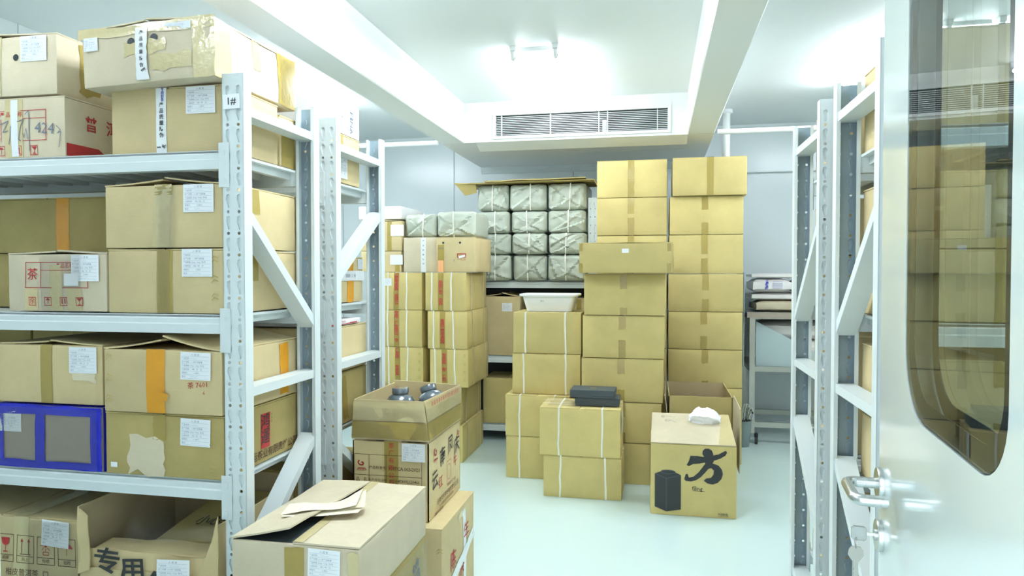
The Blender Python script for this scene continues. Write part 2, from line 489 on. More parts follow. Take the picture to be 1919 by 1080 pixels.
    def strap(s, us, w=.011, side=()):
        for u in us:
            bm = bmesh.new(); hd, h, t = s.d / 2, s.h, .0012
            path = [Vector((u + s.r.uniform(-.003, .003), *p)) for p in ((-hd, 0), (-hd, h / 4), (-hd, h / 2), (-hd, 3 * h / 4), (-hd, h), (0, h), (hd, h), (hd, h / 2), (hd, 0))]
            rings = []
            lean = s.r.uniform(-.006, .006)
            for i, p in enumerate(path):
                if i in (1, 2, 3):
                    q = s.surf('front', p.x, min(p.z, s.top - .001), .002)
                    q.x += lean * (p.z / h - .5)
                else:
                    q = Vector((p.x + lean * (p.z / h - .5), p.y * (1 + .0035 / hd), p.z + (.0015 if p.z > h / 2 else 0)))
                rings.append([bm.verts.new(q + Vector((-w / 2, 0, 0))), bm.verts.new(q + Vector((w / 2, 0, 0)))])
            for A, B in zip(rings, rings[1:]): bm.faces.new((A[0], A[1], B[1], B[0]))
            obj('strap', bm, M['strap'], s.root)
        for y in side:
            bm = bmesh.new(); hw, h = s.w / 2, s.h; lean = s.r.uniform(-.005, .005)
            pts = [(hw, 0), (hw, h / 4), (hw, h / 2), (hw, 3 * h / 4), (hw, h), (0, h), (-hw, h), (-hw, h / 2), (-hw, 0)]
            rings = []
            for i, (x, z) in enumerate(pts):
                if i in (1, 2, 3): q = s.surf('right', y, min(z, s.top - .001), .002)
                else: q = Vector((x * (1 + .0035 / hw), y, z + (.0018 if z > h / 2 else 0)))
                q.y += lean * (z / h - .5)
                rings.append([bm.verts.new(q + Vector((0, -w / 2, 0))), bm.verts.new(q + Vector((0, w / 2, 0)))])
            for A, B in zip(rings, rings[1:]): bm.faces.new((A[0], A[1], B[1], B[0]))
            obj('strap', bm, M['strap'], s.root)
        return s
    def label(s, u, v, w=.083, face='front', rot=0, printed=True, h=None, lab=None):
        p = s.surf(face, u, v, .003)
        l = bpy.data.objects.new('shipping_label', LABEL_PAPER); link(l, s.root)
        l.location = p
        rz = {'front': 0, 'right': 90, 'left': -90}[face]
        l.rotation_euler = (0, R(rot), 0) if face == 'front' else (0, 0, R(rz))
        l.scale = (w, 1, h / .82 if h else w)
        if printed:
            q = bpy.data.objects.new('label_print', LABEL_PRINTS[s.r.randrange(3)]); link(q, l)
            q.location = (0, -.0012, 0)
        if lab: l['label'] = lab
        return s
    def ink(s, k, mat, face='front', off=.0018, name='print'):
        bm = bmesh.new()
        vs = [bm.verts.new(s.surf(face, u, v, off)) for u, v in k.v]
        for f in k.f:
            try: bm.faces.new([vs[i] for i in f])
            except ValueError: pass
        obj(name, bm, M[mat], s.root)
        return s
    def chars(s, t, pos, size, bold, mat, face='front', off=.0018, name='printed_character', rot=0):
        for ch, (u, v) in zip(t, pos): s.ink(Ink().text(ch, u, v, size, bold, rot), mat, face, off, name)
    def tabs(s, u, vs, face='front'):
        """pinched wire stitches of the box joint"""
        for v in vs:
            bm = bmesh.new()
            for dv in (-.006, .006):
                a = s.surf(face, u - .012, v + dv - .004, .001); b = s.surf(face, u, v + dv + .005, .006); c = s.surf(face, u + .012, v + dv, .001)
                t = Vector((0, 0, .004))
                q = [bm.verts.new(x) for x in (a, b, c, c + t * .6, b + t, a + t * .6)]
                bm.faces.new((q[0], q[1], q[4], q[5])); bm.faces.new((q[1], q[2], q[3], q[4]))
            obj('joint_tab', bm, M['card_dark'], s.root)
        return s
    def hole(s, u, v, r=.011, face='front'):
        bm = bmesh.new(); n = 14
        c = [bm.verts.new(s.surf(face, u + r * math.cos(2 * math.pi * i / n), v + r * math.sin(2 * math.pi * i / n), .0012)) for i in range(n)]
        bm.faces.new(c)
        obj('hand_hole_disc', bm, M['dark'], s.root); return s  # flat black disc, the hole's inner shade painted on the board

TAPE_RED = '专用封箱胶带严禁重压'

# ================================================================== THE ROOM
XL, XR_, YF, YB, ZC, ZB = -3.35, 2.75, 0.44, 6.67, 2.73, 2.42
def struct(name, bm, mat, parent=None, label=None, **k):
    o = obj(name, bm, mat, parent, **k)
    if parent is None: o['kind'] = 'structure'
    if label: o['label'] = label
    return o

struct('floor', mbox(XL - .1, XR_ + .1, -.6, YB + .1, -.05, 0), M['floor'], label='glossy pale teal epoxy floor of the storeroom')
struct('ceiling', mbox(XL - .1, XR_ + .1, YF - .06, YB + .1, ZC, ZC + .06), M['ceil'], label='smooth white ceiling above the racks')

def panel_wall(name, label, axis, at0, at1, a0, a1, z0, z1, off0, step=1.18):
    """cleanroom sandwich panels side by side with recessed joints; each panel is a part"""
    root = thing(name, label, None); root['kind'] = 'structure'
    e = []
    x = off0
    while x > a0: x -= step
    while x < a1:
        p, q = max(a0, x), min(a1, x + step)
        if q - p > .01: e.append((p, q))
        x += step
    for p, q in e:
        g = .002
        bm = mbox(p + g, q - g, at0, at1, z0, z1, bev=.002) if axis == 'x' else mbox(at0, at1, p + g, q - g, z0, z1, bev=.002)
        obj('wall_panel', bm, M['wall'], root)
    bm = mbox(a0, a1, max(at0, at1) , max(at0, at1) + .01, z0, z1) if axis == 'x' else None
    if axis == 'x' and at0 > 3: obj('backing', bm, M['paint_dark'], root)
    return root
panel_wall('wall_back', 'pale blue cleanroom panel wall at the far end of the room', 'x', YB, YB + .05, XL, XR_, 0, ZC, -1.962)
panel_wall('wall_left', 'pale panel wall on the left behind the racks', 'y', XL - .05, XL, YF, YB, 0, ZC, .8)
panel_wall('wall_right', 'pale panel wall on the right behind the racks', 'y', XR_, XR_ + .05, YF, YB, 0, ZC, .8)
# near wall with the doorway the camera looks through
wf = thing('wall_front', 'panel wall around the open doorway', None); wf['kind'] = 'structure'
obj('wall_panel', mbox(XL, -.60, YF - .06, YF, 0, ZC), M['wall'], wf)
obj('wall_panel', mbox(.37, XR_, YF - .06, YF, 0, ZC), M['wall'], wf)
obj('wall_panel', mbox(-.60, .37, YF - .06, YF, 2.14, ZC), M['wall'], wf)
fr = struct('trim_1', mbox(-.62, -.553, YF - .08, .50, 0, 2.14, bev=.004), M['paint'], label='painted door jamb at the left edge of the picture')
struct('trim_2', mbox(.335, .40, YF - .08, .50, 0, 2.14, bev=.004), M['paint'], label='painted door jamb on the hinge side')
struct('trim_3', mbox(-.62, .40, YF - .08, .50, 2.10, 2.16, bev=.004), M['paint'], label='painted head of the door frame')
# ceiling beams, air conditioning bulkhead
struct('trim_4', mbox(-1.68, -1.49, YF, 5.35, ZB, ZC, bev=.006), M['beam'], label='white ceiling beam on the left running away from the camera')
struct('trim_5', mbox(.217, .41, YF, 5.35, ZB, ZC, bev=.006), M['beam'], label='white ceiling beam on the right running away from the camera')
bk = thing('trim_6', 'white bulkhead holding the ventilation grille', None); bk['kind'] = 'structure'
# vent opening X -1.24..0.07, Z 2.465..2.625 in the bulkhead front
VX0, VX1, VZ0, VZ1 = -1.235, .075, 2.462, 2.622
obj('bulkhead_front', mbox(-1.68, VX0, 5.35, 5.37, ZB, ZC), M['beam'], bk)
obj('bulkhead_front', mbox(VX1, .41, 5.35, 5.37, ZB, ZC), M['beam'], bk)
obj('bulkhead_front', mbox(VX0, VX1, 5.35, 5.37, ZB, VZ0), M['beam'], bk)
obj('bulkhead_front', mbox(VX0, VX1, 5.35, 5.37, VZ1, ZC), M['beam'], bk)
obj('bulkhead_side', mbox(-1.68, -1.66, 5.37, YB, ZB, ZC), M['beam'], bk)
obj('bulkhead_side', mbox(.39, .41, 5.37, YB, ZB, ZC), M['beam'], bk)
obj('soffit', mbox(-1.66, .39, 5.37, YB, ZB, ZB + .015), M['beam'], bk)
obj('access_hatch', mbox(-.62, .26, 5.95, 6.28, ZB - .004, ZB), M['beam'], bk)
bm = bmesh.new(); prism(bm, [(5.372, ZB), (5.51, ZB), (5.51, ZB - .045), (5.50, ZB - .045)], 'x', -1.40, .22)
obj('sloped_white_strip', bm, M['white_metal'], bk)  # white strip, its slope shaped to catch the lamp light
bm = bmesh.new(); prism(bm, [(YB, ZB - .06), (YB - .015, ZB - .055), (YB - .045, ZB - .03), (YB - .055, ZB), (YB, ZB)], 'x', -1.68, .41)
struct('trim_7', bm, M['wall'], label='cove moulding under the bulkhead at the back wall')
for n, (xa, xb) in enumerate(((XL, -1.68), (.41, XR_))):
    bm = bmesh.new(); prism(bm, [(YB, ZC - .05), (YB - .015, ZC - .045), (YB - .04, ZC - .02), (YB - .045, ZC), (YB, ZC)], 'x', xa, xb)
    struct('trim_%d' % (8 + n), bm, M['wall'], label='cove moulding between back wall and ceiling, %s of the bulkhead' % ('left', 'right')[n])
struct('trim_10', mbox(.62, XR_, YB - .05, YB, 2.30, ZC - .05, bev=.004), M['wall'], label='boxed upper wall strip right of the bulkhead')
struct('baseboard_back', mbox(XL, XR_, YB - .012, YB, 0, .06), M['wall'], label='low cove strip along the back wall')

# horizontal white pipe hung across the room just under the beams, vertical pipe behind it
bm = bmesh.new(); tube(bm, [(XL, 5.33, ZB + .006), (-1.70, 5.33, ZB + .006)], .019, 14)
tube(bm, [(.43, 5.33, ZB + .006), (XR_, 5.33, ZB + .006)], .019, 14)
struct('trim_11', bm, M['white_metal'], label='white horizontal pipe at beam height', smooth=True)
t = thing('vertical_pipe', 'white vertical pipe running up to the ceiling beside the bulkhead', 'pipe', (.553, 6.0, 0))
bm = bmesh.new(); tube(bm, [(0, 0, 0), (0, 0, ZC)], .031, 20); obj('pipe', bm, M['white_metal'], t, smooth=True)
bm = bmesh.new(); lathe(bm, [(.031, ZC - .03), (.05, ZC - .025), (.05, ZC), (.031, ZC)], 20); obj('collar', bm, M['white_metal'], t, smooth=True)

# ventilation grille
g = thing('air_vent', 'wide louvred air vent grille in the bulkhead face', 'vent', (0, 5.35, 0))
bm = bmesh.new()
fw = .022
for a in ((VX0 - fw, VX1 + fw, VZ1, VZ1 + fw), (VX0 - fw, VX1 + fw, VZ0 - fw, VZ0), (VX0 - fw, VX0, VZ0, VZ1), (VX1, VX1 + fw, VZ0, VZ1)):
    box(bm, a[0], a[1], -.012, .002, a[2], a[3])
obj('frame', bm, M['white_metal'], g)
bm = bmesh.new(); box(bm, VX0, VX1, .05, .06, VZ0 - .01, VZ1 + .01); box(bm, VX0, VX1, .022, .06, VZ0 - .01, VZ0 - .004); box(bm, VX0, VX1, .022, .06, VZ1 + .004, VZ1 + .01); obj('duct', bm, M['dark'], g)  # near-black plates, the shade inside the duct put into the colour
sl = None
for i in range(11):
    z = VZ0 + .012 + i * (VZ1 - VZ0 - .02) / 10.4
    if sl is None:
        bm = bmesh.new(); prism(bm, [(0, 0), (0, .0042), (.014, .0062), (.014, .003)], 'x', VX0, VX1); sl = finish(bm, 'louvre', M['white_metal'])
    obj('louvre', sl, None, g, loc=(0, -.002, z - .004))
for x in (VX0 + .045, VX0 + .43, VX0 + .80, VX0 + .865, VX1 - .075):
    obj('mullion', mbox(x - .003, x + .003, .0, .02, VZ0, VZ1), M['white_metal'], g)
obj('actuator', mbox(VX0 + .825, VX0 + .855, .03, .06, VZ0, VZ0 + .10), M['white_metal'], g)

# ------------------------------------------------------------------ ceiling lamps
def lamp(label, x, y, tubes=(-.25, 0, .25), L=1.24, mat='tube'):
    t = thing('ceiling_lamp', label, 'lamp', (x, y, ZC), group=None)
    obj('housing', mbox(min(tubes[0] + .03, tubes[-1] - .03) - .001, max(tubes[0] + .03, tubes[-1] - .03) + .001, .04, L - .04, -.022, 0, bev=.001), M['white_metal'], t)
    for u in tubes:
        bm = bmesh.new(); tube(bm, [(u, .03, -.062), (u, L - .03, -.062)], .014, 12)
        obj('lamp_tube', bm, M[mat], t, smooth=True)
        for e, q in ((0, 1), (L, -1)):
            bm = bmesh.new()
            box(bm, u - .019, u + .019, e - .012, e + .02 * q + .012, -.03, 0, bev=.004)
            tube(bm, [(u, e, -.03), (u, e + .006 * q, -.052), (u, e + .016 * q, -.066)], [.015, .013, .010], 10)
            tube(bm, [(u, e + .012 * q, -.062), (u, e + .034 * q, -.062)], .0165, 12)
            obj('lamp_holder', bm, M['white_metal'], t, smooth=True)
    return t
lamp('bright two-tube ceiling lamp in front of the air vent', -.585, 4.06, tubes=(-.25, 0.0), mat='tube_soft')
lamp('unseen ceiling lamp added in the left bay in front of the rack marked 1#', -2.2, .52, tubes=(0.0,))  # added out of view to light the rack fronts from above
lamp('unseen ceiling lamp added in the right bay near the door hinges', 1.5, .60, tubes=(0.0,))  # added out of view to brighten the right racks and the door's back
lamp('ceiling lamp in the left bay behind the stacked cartons', -2.76, 4.0)
lamp('lit ceiling lamp over the right-hand racks', 1.5, 4.10)
lamp('ceiling lamp nearest the doorway, above the foreground cartons', -.585, 1.70)

# ================================================================== RACKS
PW, PD = .072, .042
def post_mesh(h=2.0):
    """perforated upright: web in the XZ plane at y=0 facing -Y, flanges going +Y"""
    bm = bmesh.new()
    pitch = .0655
    n = int(h / pitch)
    hw = PW / 2
    inner_faces = []
    def circ(cx, cz, r, k=8): return [(cx + r * math.cos(2 * math.pi * i / k + .39), cz + r * math.sin(2 * math.pi * i / k + .39)) for i in range(k)]
    drop = [(-.0065, .019), (.002, .0225), (.0085, .014), (.0065, -.001), (.0045, -.016), (.000, -.021), (-.0025, -.012), (-.0085, .004)]
    for i in range(n):
        z0 = i * pitch; z1 = z0 + pitch if i < n - 1 else h
        for sx in (-1, 1):
            xa, xb = (-hw, 0) if sx < 0 else (0, hw)
            cx = sx * hw * .5
            outer = [bm.verts.new((x, 0, z)) for x, z in ((xa, z0), (xb, z0), (xb, z1), (xa, z1))]
            hole = [bm.verts.new((x, 0, z)) for x, z in circ(cx, z0 + .012, .0052)]
            dr = [bm.verts.new((cx + x, 0, z0 + .043 + z)) for x, z in drop]
            es = []; before = set(bm.faces)
            for lp in (outer, hole, dr):
                es += [bm.edges.new((lp[k], lp[(k + 1) % len(lp)])) for k in range(len(lp))]
            bmesh.ops.triangle_fill(bm, edges=es, use_beauty=True, use_dissolve=False)
            new = [f for f in bm.faces if f not in before]
            dup_ = bmesh.ops.duplicate(bm, geom=new + list({v for f in new for v in f.verts}) + list({e for f in new for e in f.edges}))
            for q in dup_['geom']:
                if isinstance(q, bmesh.types.BMVert): q.co.y = .0018
                elif isinstance(q, bmesh.types.BMFace): inner_faces.append(q); q.material_index = 1
            inn = [bm.verts.new((v.co.x * 1.0 + (cx - v.co.x) * .12, .0055, v.co.z)) for v in dr]
            for k in range(8): bm.faces.new((dr[k], dr[(k + 1) % 8], inn[(k + 1) % 8], inn[k]))
            f_ = bm.faces.new(inn); f_.material_index = 0
            bk_ = [bm.verts.new((v.co.x, .0062, v.co.z)) for v in inn]; f2_ = bm.faces.new(bk_); f2_.material_index = 1
    bmesh.ops.remove_doubles(bm, verts=bm.verts, dist=1e-5)
    bmesh.ops.recalc_face_normals(bm, faces=bm.faces)
    # thin steel: flanges and lips
    for sx in (-1, 1):
        a = sx * hw
        box(bm, min(a, a - sx * .002), max(a, a - sx * .002), 0, PD, 0, h)
        box(bm, min(a, a - sx * .012), max(a, a - sx * .012), PD - .002, PD, 0, h)
    return finish(bm, 'post', [M['paint'], M['post_inside']])
POST = post_mesh()
def hook_mesh():
    bm = bmesh.new(); box(bm, 0, .036, -.0035, -.0012, -.115, .02, bev=.001)
    for z in (-.004, -.088): 
        prism(bm, [(.012, z), (.022, z), (.022, z - .016), (.016, z - .012)], 'y', -.0055, -.0034)
    prism(bm, [(.018 + .005 * math.cos(a * math.pi / 4), -.048 + .005 * math.sin(a * math.pi / 4)) for a in range(8)], 'y', -.0042, -.0034)
    return finish(bm, 'hook_plate', M['paint'])
HOOK = hook_mesh()
BEAM_P = [(0, -.058), (0, -.030), (.005, -.026), (.005, -.012), (.010, -.008), (.010, 0), (.036, 0), (.036, -.058)]
def rack(label, x0, x1, y0, y1, levels, number=None, ends=('r',), flip=False, h=2.0, deckstep=.3, cat='rack'):
    """boltless shelving: x0..x1 long, y0..y1 deep; flip=True mirrors the diagonals"""
    root = thing('storage_rack', label, cat, ((x0 + x1) / 2, (y0 + y1) / 2, 0))
    ox, oy = (x0 + x1) / 2, (y0 + y1) / 2
    A, B, C, D = x0 - ox, x1 - ox, y0 - oy, y1 - oy
    for x in (A + PW / 2, B - PW / 2):
        f = obj('post', POST, None, root, loc=(x, C, 0))
        b = obj('post', POST, None, root, loc=(x, D, 0), rot=(0, 0, math.pi))
        for q, yy in ((f, 1), (b, 1)):
            obj('foot_plate', mbox(-PW / 2 - .008, PW / 2 + .008, -.008, PD + .01, 0, .003), M['paint'], q)
    for lv in levels:
        for yy, s in ((C, 1), (D, -1)):
            bm = bmesh.new()
            prism(bm, [(yy + s * (u + .002), lv + w) for u, w in BEAM_P], 'x', A + PW - .002, B - PW + .002)
            be = obj('beam', bm, M['paint'], root)
            for x, sx in ((A + PW + .012, -1), (B - PW - .012, 1)):
                hk = obj('hook_plate', HOOK, None, be, loc=(x, yy, lv))
                if sx * s < 0: hk.scale = (-1, 1, 1)
                if s < 0: hk.rotation_euler = (0, 0, math.pi)
        n = max(1, round((x1 - x0 - 2 * PW) / deckstep)); st = (x1 - x0 - 2 * PW) / n
        bm = bmesh.new()
        box(bm, .0015, st - .0015, .012 - (y1 - y0) / 2, (y1 - y0) / 2 - .012, -.010, -.002)
        for k in (.12, .5, .88):
            box(bm, st * k - .012, st * k + .012, .04 - (y1 - y0) / 2, (y1 - y0) / 2 - .04, -.034, -.010)
        dk = finish(bm, 'deck_panel', M['paint'])
        for i in range(n): obj('deck_panel', dk, None, root, loc=(A + PW + i * st, 0, lv))
    ya, yb = C + PD * .55, D - PD * .55
    for sx, xx in (('l', A + PW / 2), ('r', B - PW / 2)):
        for z in (1.893, 1.03, .16):
            bm = bmesh.new(); bar(bm, (xx, ya - .012, z), (xx, yb + .012, z), .062, .028); obj('cross_brace', bm, M['paint'], root)
            bm = bmesh.new()
        for za, zb in ((1.59, 1.21), (.46, .80)) if not flip else ((1.37, 1.66), (.72, .42)):
            bm = bmesh.new(); bar(bm, (xx, ya, za), (xx, yb, zb), .062, .030)
            
            obj('diagonal_brace', bm, M['paint'], root)
    if number:
        pl = obj('number_plate', mbox(-.0275, .0275, -.004, -.0015, -.022, .022), M['paper'], root, loc=(B - PW / 2 - .003, C, 1.915), rot=(0, R(-2), 0))
        k = Ink().text(number, 0, 0, .030, .012)
        obj('number_print', ink_flat(k, M['ink']), None, pl, loc=(0, -.0046, 0))
    return root
LV = (.758, 1.27, 1.773)
M['dark_panel'] = plain('added_panel_black', (0.025, 0.03, 0.035), 0.6)
rack('pale grey rack marked 1# at the left front', -3.22, -1.218, 1.907, 2.388, (.25,) + LV, number='1#')
rack('pale grey rack directly behind the rack marked 1#', -3.22, -1.218, 2.525, 3.02, (.25,) + LV, flip=True)
rack('right-hand rack nearest the door, mostly hidden behind it', .556, 2.556, 1.95, 2.432, (.25,) + LV)
rack('farther right-hand rack standing before the steel table', .552, 2.552, 2.605, 3.098, (.25,) + LV)
br = rack('low-beamed rack at the back wall under the wrapped packs', -2.45, -.47, 5.65, 6.15, (.14, .71, 1.33), h=2.0)
obj('added_dark_panel', mbox(-.985, .985, .255, .262, .02, 1.30), M['dark_panel'], br)  # added near-black panel, gives the dark void behind the lower shelves

# ================================================================== THE DOOR (open, at the right)
th = R(6)
dr = thing('door_1', 'glossy white cleanroom door standing open at the right, with a tall rounded window', None, (.42, 1.45, 0), rz=-th)
dr['kind'] = 'structure'
# local frame: +Y away from camera along the leaf, leaf thickness toward +X, free edge at y=0, hinges at y=-0.9
DW, DT, DH = .90, .045, 2.08
WU0, WU1, WZ0, WZ1 = .198, .657, 1.172, 1.98
def rounded(u0, u1, z0, z1, rs, n=8):
    P = []
    for (cu, cz, a, r) in ((u1 - rs[0], z0 + rs[0], -90, rs[0]), (u1 - rs[1], z1 - rs[1], 0, rs[1]), (u0 + rs[2], z1 - rs[2], 90, rs[2]), (u0 + rs[3], z0 + rs[3], 180, rs[3])):
        for i in range(n + 1):
            t = R(a + 90 * i / n); P.append((cu + r * math.cos(t), cz + r * math.sin(t)))
    return P
WR = (.085, .10, .10, .115)
def plate_with_hole(outer, inner, x0, x1, mat_i=0):
    bm = bmesh.new()
    o = [bm.verts.new((x0, -u, z)) for u, z in outer]; i = [bm.verts.new((x0, -u, z)) for u, z in inner]
    es = [bm.edges.new((l[k], l[(k + 1) % len(l)])) for l in (o, i) for k in range(len(l))]
    g = bmesh.ops.triangle_fill(bm, edges=es, use_beauty=True)
    fs = [f for f in bm.faces]
    ex = bmesh.ops.extrude_face_region(bm, geom=fs)
    bmesh.ops.translate(bm, vec=(x1 - x0, 0, 0), verts=[v for v in ex['geom'] if isinstance(v, bmesh.types.BMVert)])
    bmesh.ops.recalc_face_normals(bm, faces=bm.faces)
    return bm
win = rounded(WU0, WU1, WZ0, WZ1, WR)
obj('leaf', plate_with_hole([(0, .01), (DW, .01), (DW, DH), (0, DH)], win, 0, DT), M['door'], dr)
pane = rounded(WU0 + .002, WU1 - .002, WZ0 + .002, WZ1 - .002, WR)
inner = rounded(WU0 + .032, WU1 - .032, WZ0 + .032, WZ1 - .032, [r - .02 for r in WR])
for x, xb, n in ((.001, .006, 'near'), (DT - .001, DT - .006, 'far')):
    bm = bmesh.new(); bm.faces.new([bm.verts.new((x, -u, z)) for u, z in pane]); bmesh.ops.recalc_face_normals(bm, faces=bm.faces)
    p = obj('window_pane', bm, M['glass'], dr)
    bm = plate_with_hole(pane, inner, xb, xb + .0015)
    obj('black_border', bm, M['black_box'], p)
# handle: round rose and U-shaped lever (points toward the hinge), a lock rose below
def disc_x(r, x0, x1, u, z, seg=32):
    bm = bmesh.new(); tube(bm, [(x0, -u, z), (x0 - .002 if x1 < x0 else x0, -u, z), (x1 + .002, -u, z), (x1, -u, z)], [r, r, r, r * .96], seg); return bm
rz_ = obj('handle_rose', disc_x(.030, 0, -.010, .030, 1.003), M['steel'], dr, smooth=True)
obj('lock_rose', disc_x(.030, 0, -.010, .030, .905), M['steel'], dr, smooth=True)
bm = bmesh.new()
pts = [(-.008, -.030, 1.003)]
pts += [(-.045, -.030, 1.003)]
for i in range(7):
    a = R(90 * i / 6); pts.append((-.045 - .018 * math.sin(a), -.030 - .018 * (1 - math.cos(a)), 1.003))
pts += [(-.063, -.10, 1.003)]
for i in range(7):
    a = R(90 * i / 6); pts.append((-.063 + .018 * (1 - math.cos(a)), -.128 - .018 * math.sin(a), 1.003))
pts += [(-.012, -.146, 1.003)]
tube(bm, pts, .0100, 16)
obj('lever_handle', bm, M['steel'], dr, smooth=True)
bm = bmesh.new(); tube(bm, [(-.010, -.030, .905), (-.014, -.030, .905)], .0105, 20)
obj('lock_cylinder', bm, M['steel'], dr, smooth=True)
obj('latch_plate', mbox(.010, .034, -.0005, .0015, .88, 1.08), M['steel'], dr)
for z in (.25, 1.85): obj('hinge', mbox(-.010, .004, -DW - .012, -DW + .02, z - .05, z + .05, bev=.003), M['steel'], dr)

# keys hanging in the lock
def to_door(x, u, z):
    return Matrix.Rotation(-th, 4, 'Z') @ Vector((x, -u, z)) + Vector((.42, 1.45, 0))
kl = to_door(-.014, .030, .905)
ky = thing('key_bunch', 'two keys hanging from the lock below the door handle', 'keys', kl, rz=-th)
M['clear_plastic'] = plain('clear_key_head', (.85, .92, .9), .15, trans=.7, ior=1.4)
bm = bmesh.new(); prism(bm, [(.0, -.003), (-.012, -.003), (-.012, .003), (.0, .003)], 'y', -.001, .001)
obj('key_blade', bm, M['steel'], ky)
bm = bmesh.new(); prism(bm, [(-.012, -.010), (-.016, -.013), (-.034, -.013), (-.038, -.009), (-.038, .009), (-.034, .013), (-.016, .013), (-.012, .010)], 'y', -.0035, .0035)
obj('key_head', bm, M['clear_plastic'], ky)
bm = bmesh.new(); tube(bm, [(-.030 + .0 * t, .010 * math.sin(2 * math.pi * t / 16), -.018 + .011 * math.cos(2 * math.pi * t / 16)) for t in range(17)], .0009, 6, cap=False)
obj('key_ring', bm, M['steel'], ky, smooth=True)
bm = bmesh.new()
prism(bm, [(-.012, -.032), (-.008, -.026), (.008, -.026), (.013, -.032), (.014, -.042), (.008, -.052), (.0045, -.055), (.0045, -.094), (0, -.098), (-.0045, -.096), (-.0045, -.080), (-.003, -.077), (-.0045, -.073), (-.003, -.068), (-.0045, -.064), (-.0045, -.055), (-.008, -.052), (-.014, -.042)], 'y', -.0012, .0012)
k2 = obj('hanging_key', bm, plain('nickel_key', (.36, .38, .34), .35, metal=.9), ky, loc=(-.030, 0, 0))

# ================================================================== CARTONS
CG1 = 'kraft cartons sealed with short tape strips'
# ---- rack marked 1#, top level
c = Carton('tea carton with red table print and handwriting, at the left end of the top shelf', -2.40, -1.872, 1.93, .42, 1.775, 1.972, mat='card_pale', flaps=True)
c.patch('tape', 'tape_pale', 'front', .035, .105, .002, .192, nv=9); c.patch('printed_tape', 'tape_white', 'front', .058, .085, .005, .190, off=.002, nv=9, shift=.02)
k = Ink().frame(-.20, .195, .055, .155, .0022).rect(-.20, .195, .127, .129).rect(.02, .022, .055, .127)
k.text('产 品 名 称', .06, .141, .018, .01)
for u in (.005, .07, .132): k.frame(u, u + .030, .008, .040, .002)
k.poly([(.010, .030), (.015, .035), (.024, .035), (.030, .029)]); k.rect(.019, .021, .014, .03)
k.rect(.078, .082, .014, .034).rect(.088, .092, .014, .034).rect(.074, .097, .012, .014)
k.poly([(.137, .036), (.158, .036), (.149, .024)]).rect(.147, .149, .016, .025).poly([(.140, .012), (.155, .012), (.148, .018)])
c.ink(k, 'ink_red')
k = Ink(); k.line([(-.02, .16), (-.015, .11), (-.028, .05)], .003).line([(-.05, .11), (.0, .125), (-.012, .10), (.005, .09)], .003)
k.line([(.02, .11), (.052, .122), (.03, .085), (.05, .09)], .003).line([(.060, .105), (.058, .075), (.052, .045)], .003)
k.line([(.085, .118), (.11, .125), (.098, .10), (.090, .06), (.10, .055)], .0028).line([(.107, .08), (.112, .065), (.12, .095), (.125, .06)], .002)
k.line([(.115, .14), (.128, .152), (.131, .13), (.130, .02)], .0028)
k.text('424', .19, .092, .050, 0, -.1).line([(.235, .10), (.25, .085), (.238, .075), (.252, .08), (.243, .03)], .0025)
c.ink(k, 'ink_soft', off=.0032, name='handwriting')
c.chars('普洱茶', [(-.105, .118), (-.015, .118), (.075, .118)], .055, .012, 'ink_red', 'right'); c.ink(Ink().rect(-.205, .205, .004, .045), 'ink_red', 'right', name='red_band')
c = Carton('battered carton with a hand hole, uppermost at the left end of the top shelf', -2.44, -1.90, 1.93, .44, 1.978, 2.176, mat='card_pale', wob=.005, lift=.012, tilt=(0, 0))
c.tape(.02, .075, full=True, mat='tape_pale'); c.patch('tape', 'tape', 'right', -.13, -.04, .02, .185, ragged=.008); c.patch('tape', 'tape', 'right', .02, .08, .0, .11, ragged=.006)
c.hole(.115, .125); c.hole(-.04, .125); c.label(.185, .150, .10)
c = Carton('plain carton sealed with white printed tape, under the battered taped carton', -1.712, -1.300, 1.945, .30, 1.776, 1.982, bulge=.001)
c.patch('printed_tape', 'tape_white', 'front', -.040, -.003, .001, .203, nv=10, wrinkle=.001, ragged=.001)
c.ink(Ink().column('产品质量防伪', -.020, .150, .016, .019, .014), 'ink', off=.003); c.ink(Ink().column('专用封条', -.016, .198, .012, .011, .01), 'ink_blue', off=.0031)
c.chars('封严', [(-.012, .018), (-.030, .012)], .016, .015, 'ink', off=.003)
c.label(.118, .160, .102); c.patch('printed_tape', 'tape_white', 'right', -.075, -.040, .002, .200, nv=8)
c.ink(Ink().column('产品质量', -.057, .15, .016, .02, .012), 'ink', 'right', off=.003)
c = Carton('small taped carton behind the white-taped one on the top shelf', -1.62, -1.300, 2.255, .12, 1.776, 1.955, mat='card')
c.patch('tape', 'tape', 'right', -.05, .035, .002, .15, ragged=.005); c.label(.0, .145, .05, face='right')
c = Carton('long crushed carton wrapped in shiny tape, topmost of the rack marked 1#', -1.757, -1.304, 1.885, .495, 1.984, 2.165, mat='card_pale', wob=.008, lift=.016, tilt=(0.4, -2.0), bulge=.006, cuts=7)
c.patch('tape', 'tape_pale', 'front', -.235, .235, .150, .181, nv=4, nu=9, ragged=.004, wrinkle=.002); c.patch('tape', 'tape_pale', 'front', .165, .235, .0, .15, nv=8, ragged=.003, wrinkle=.002)
c.patch('tape', 'tape_pale', 'front', -.075, .075, .085, .125, nv=3, nu=6, ragged=.006); c.patch('tape', 'tape_pale', 'front', .02, .16, .03, .08, nv=3, nu=6, ragged=.006)
c.patch('printed_tape', 'tape_white', 'front', -.030, .012, .006, .168, nv=10, wrinkle=.003, ragged=.003, off=.003)
c.ink(Ink().column('产品质量防伪', -.008, .150, .014, .020, .012).text('严', .0, .03, .02, .015, .5), 'ink', off=.0062)
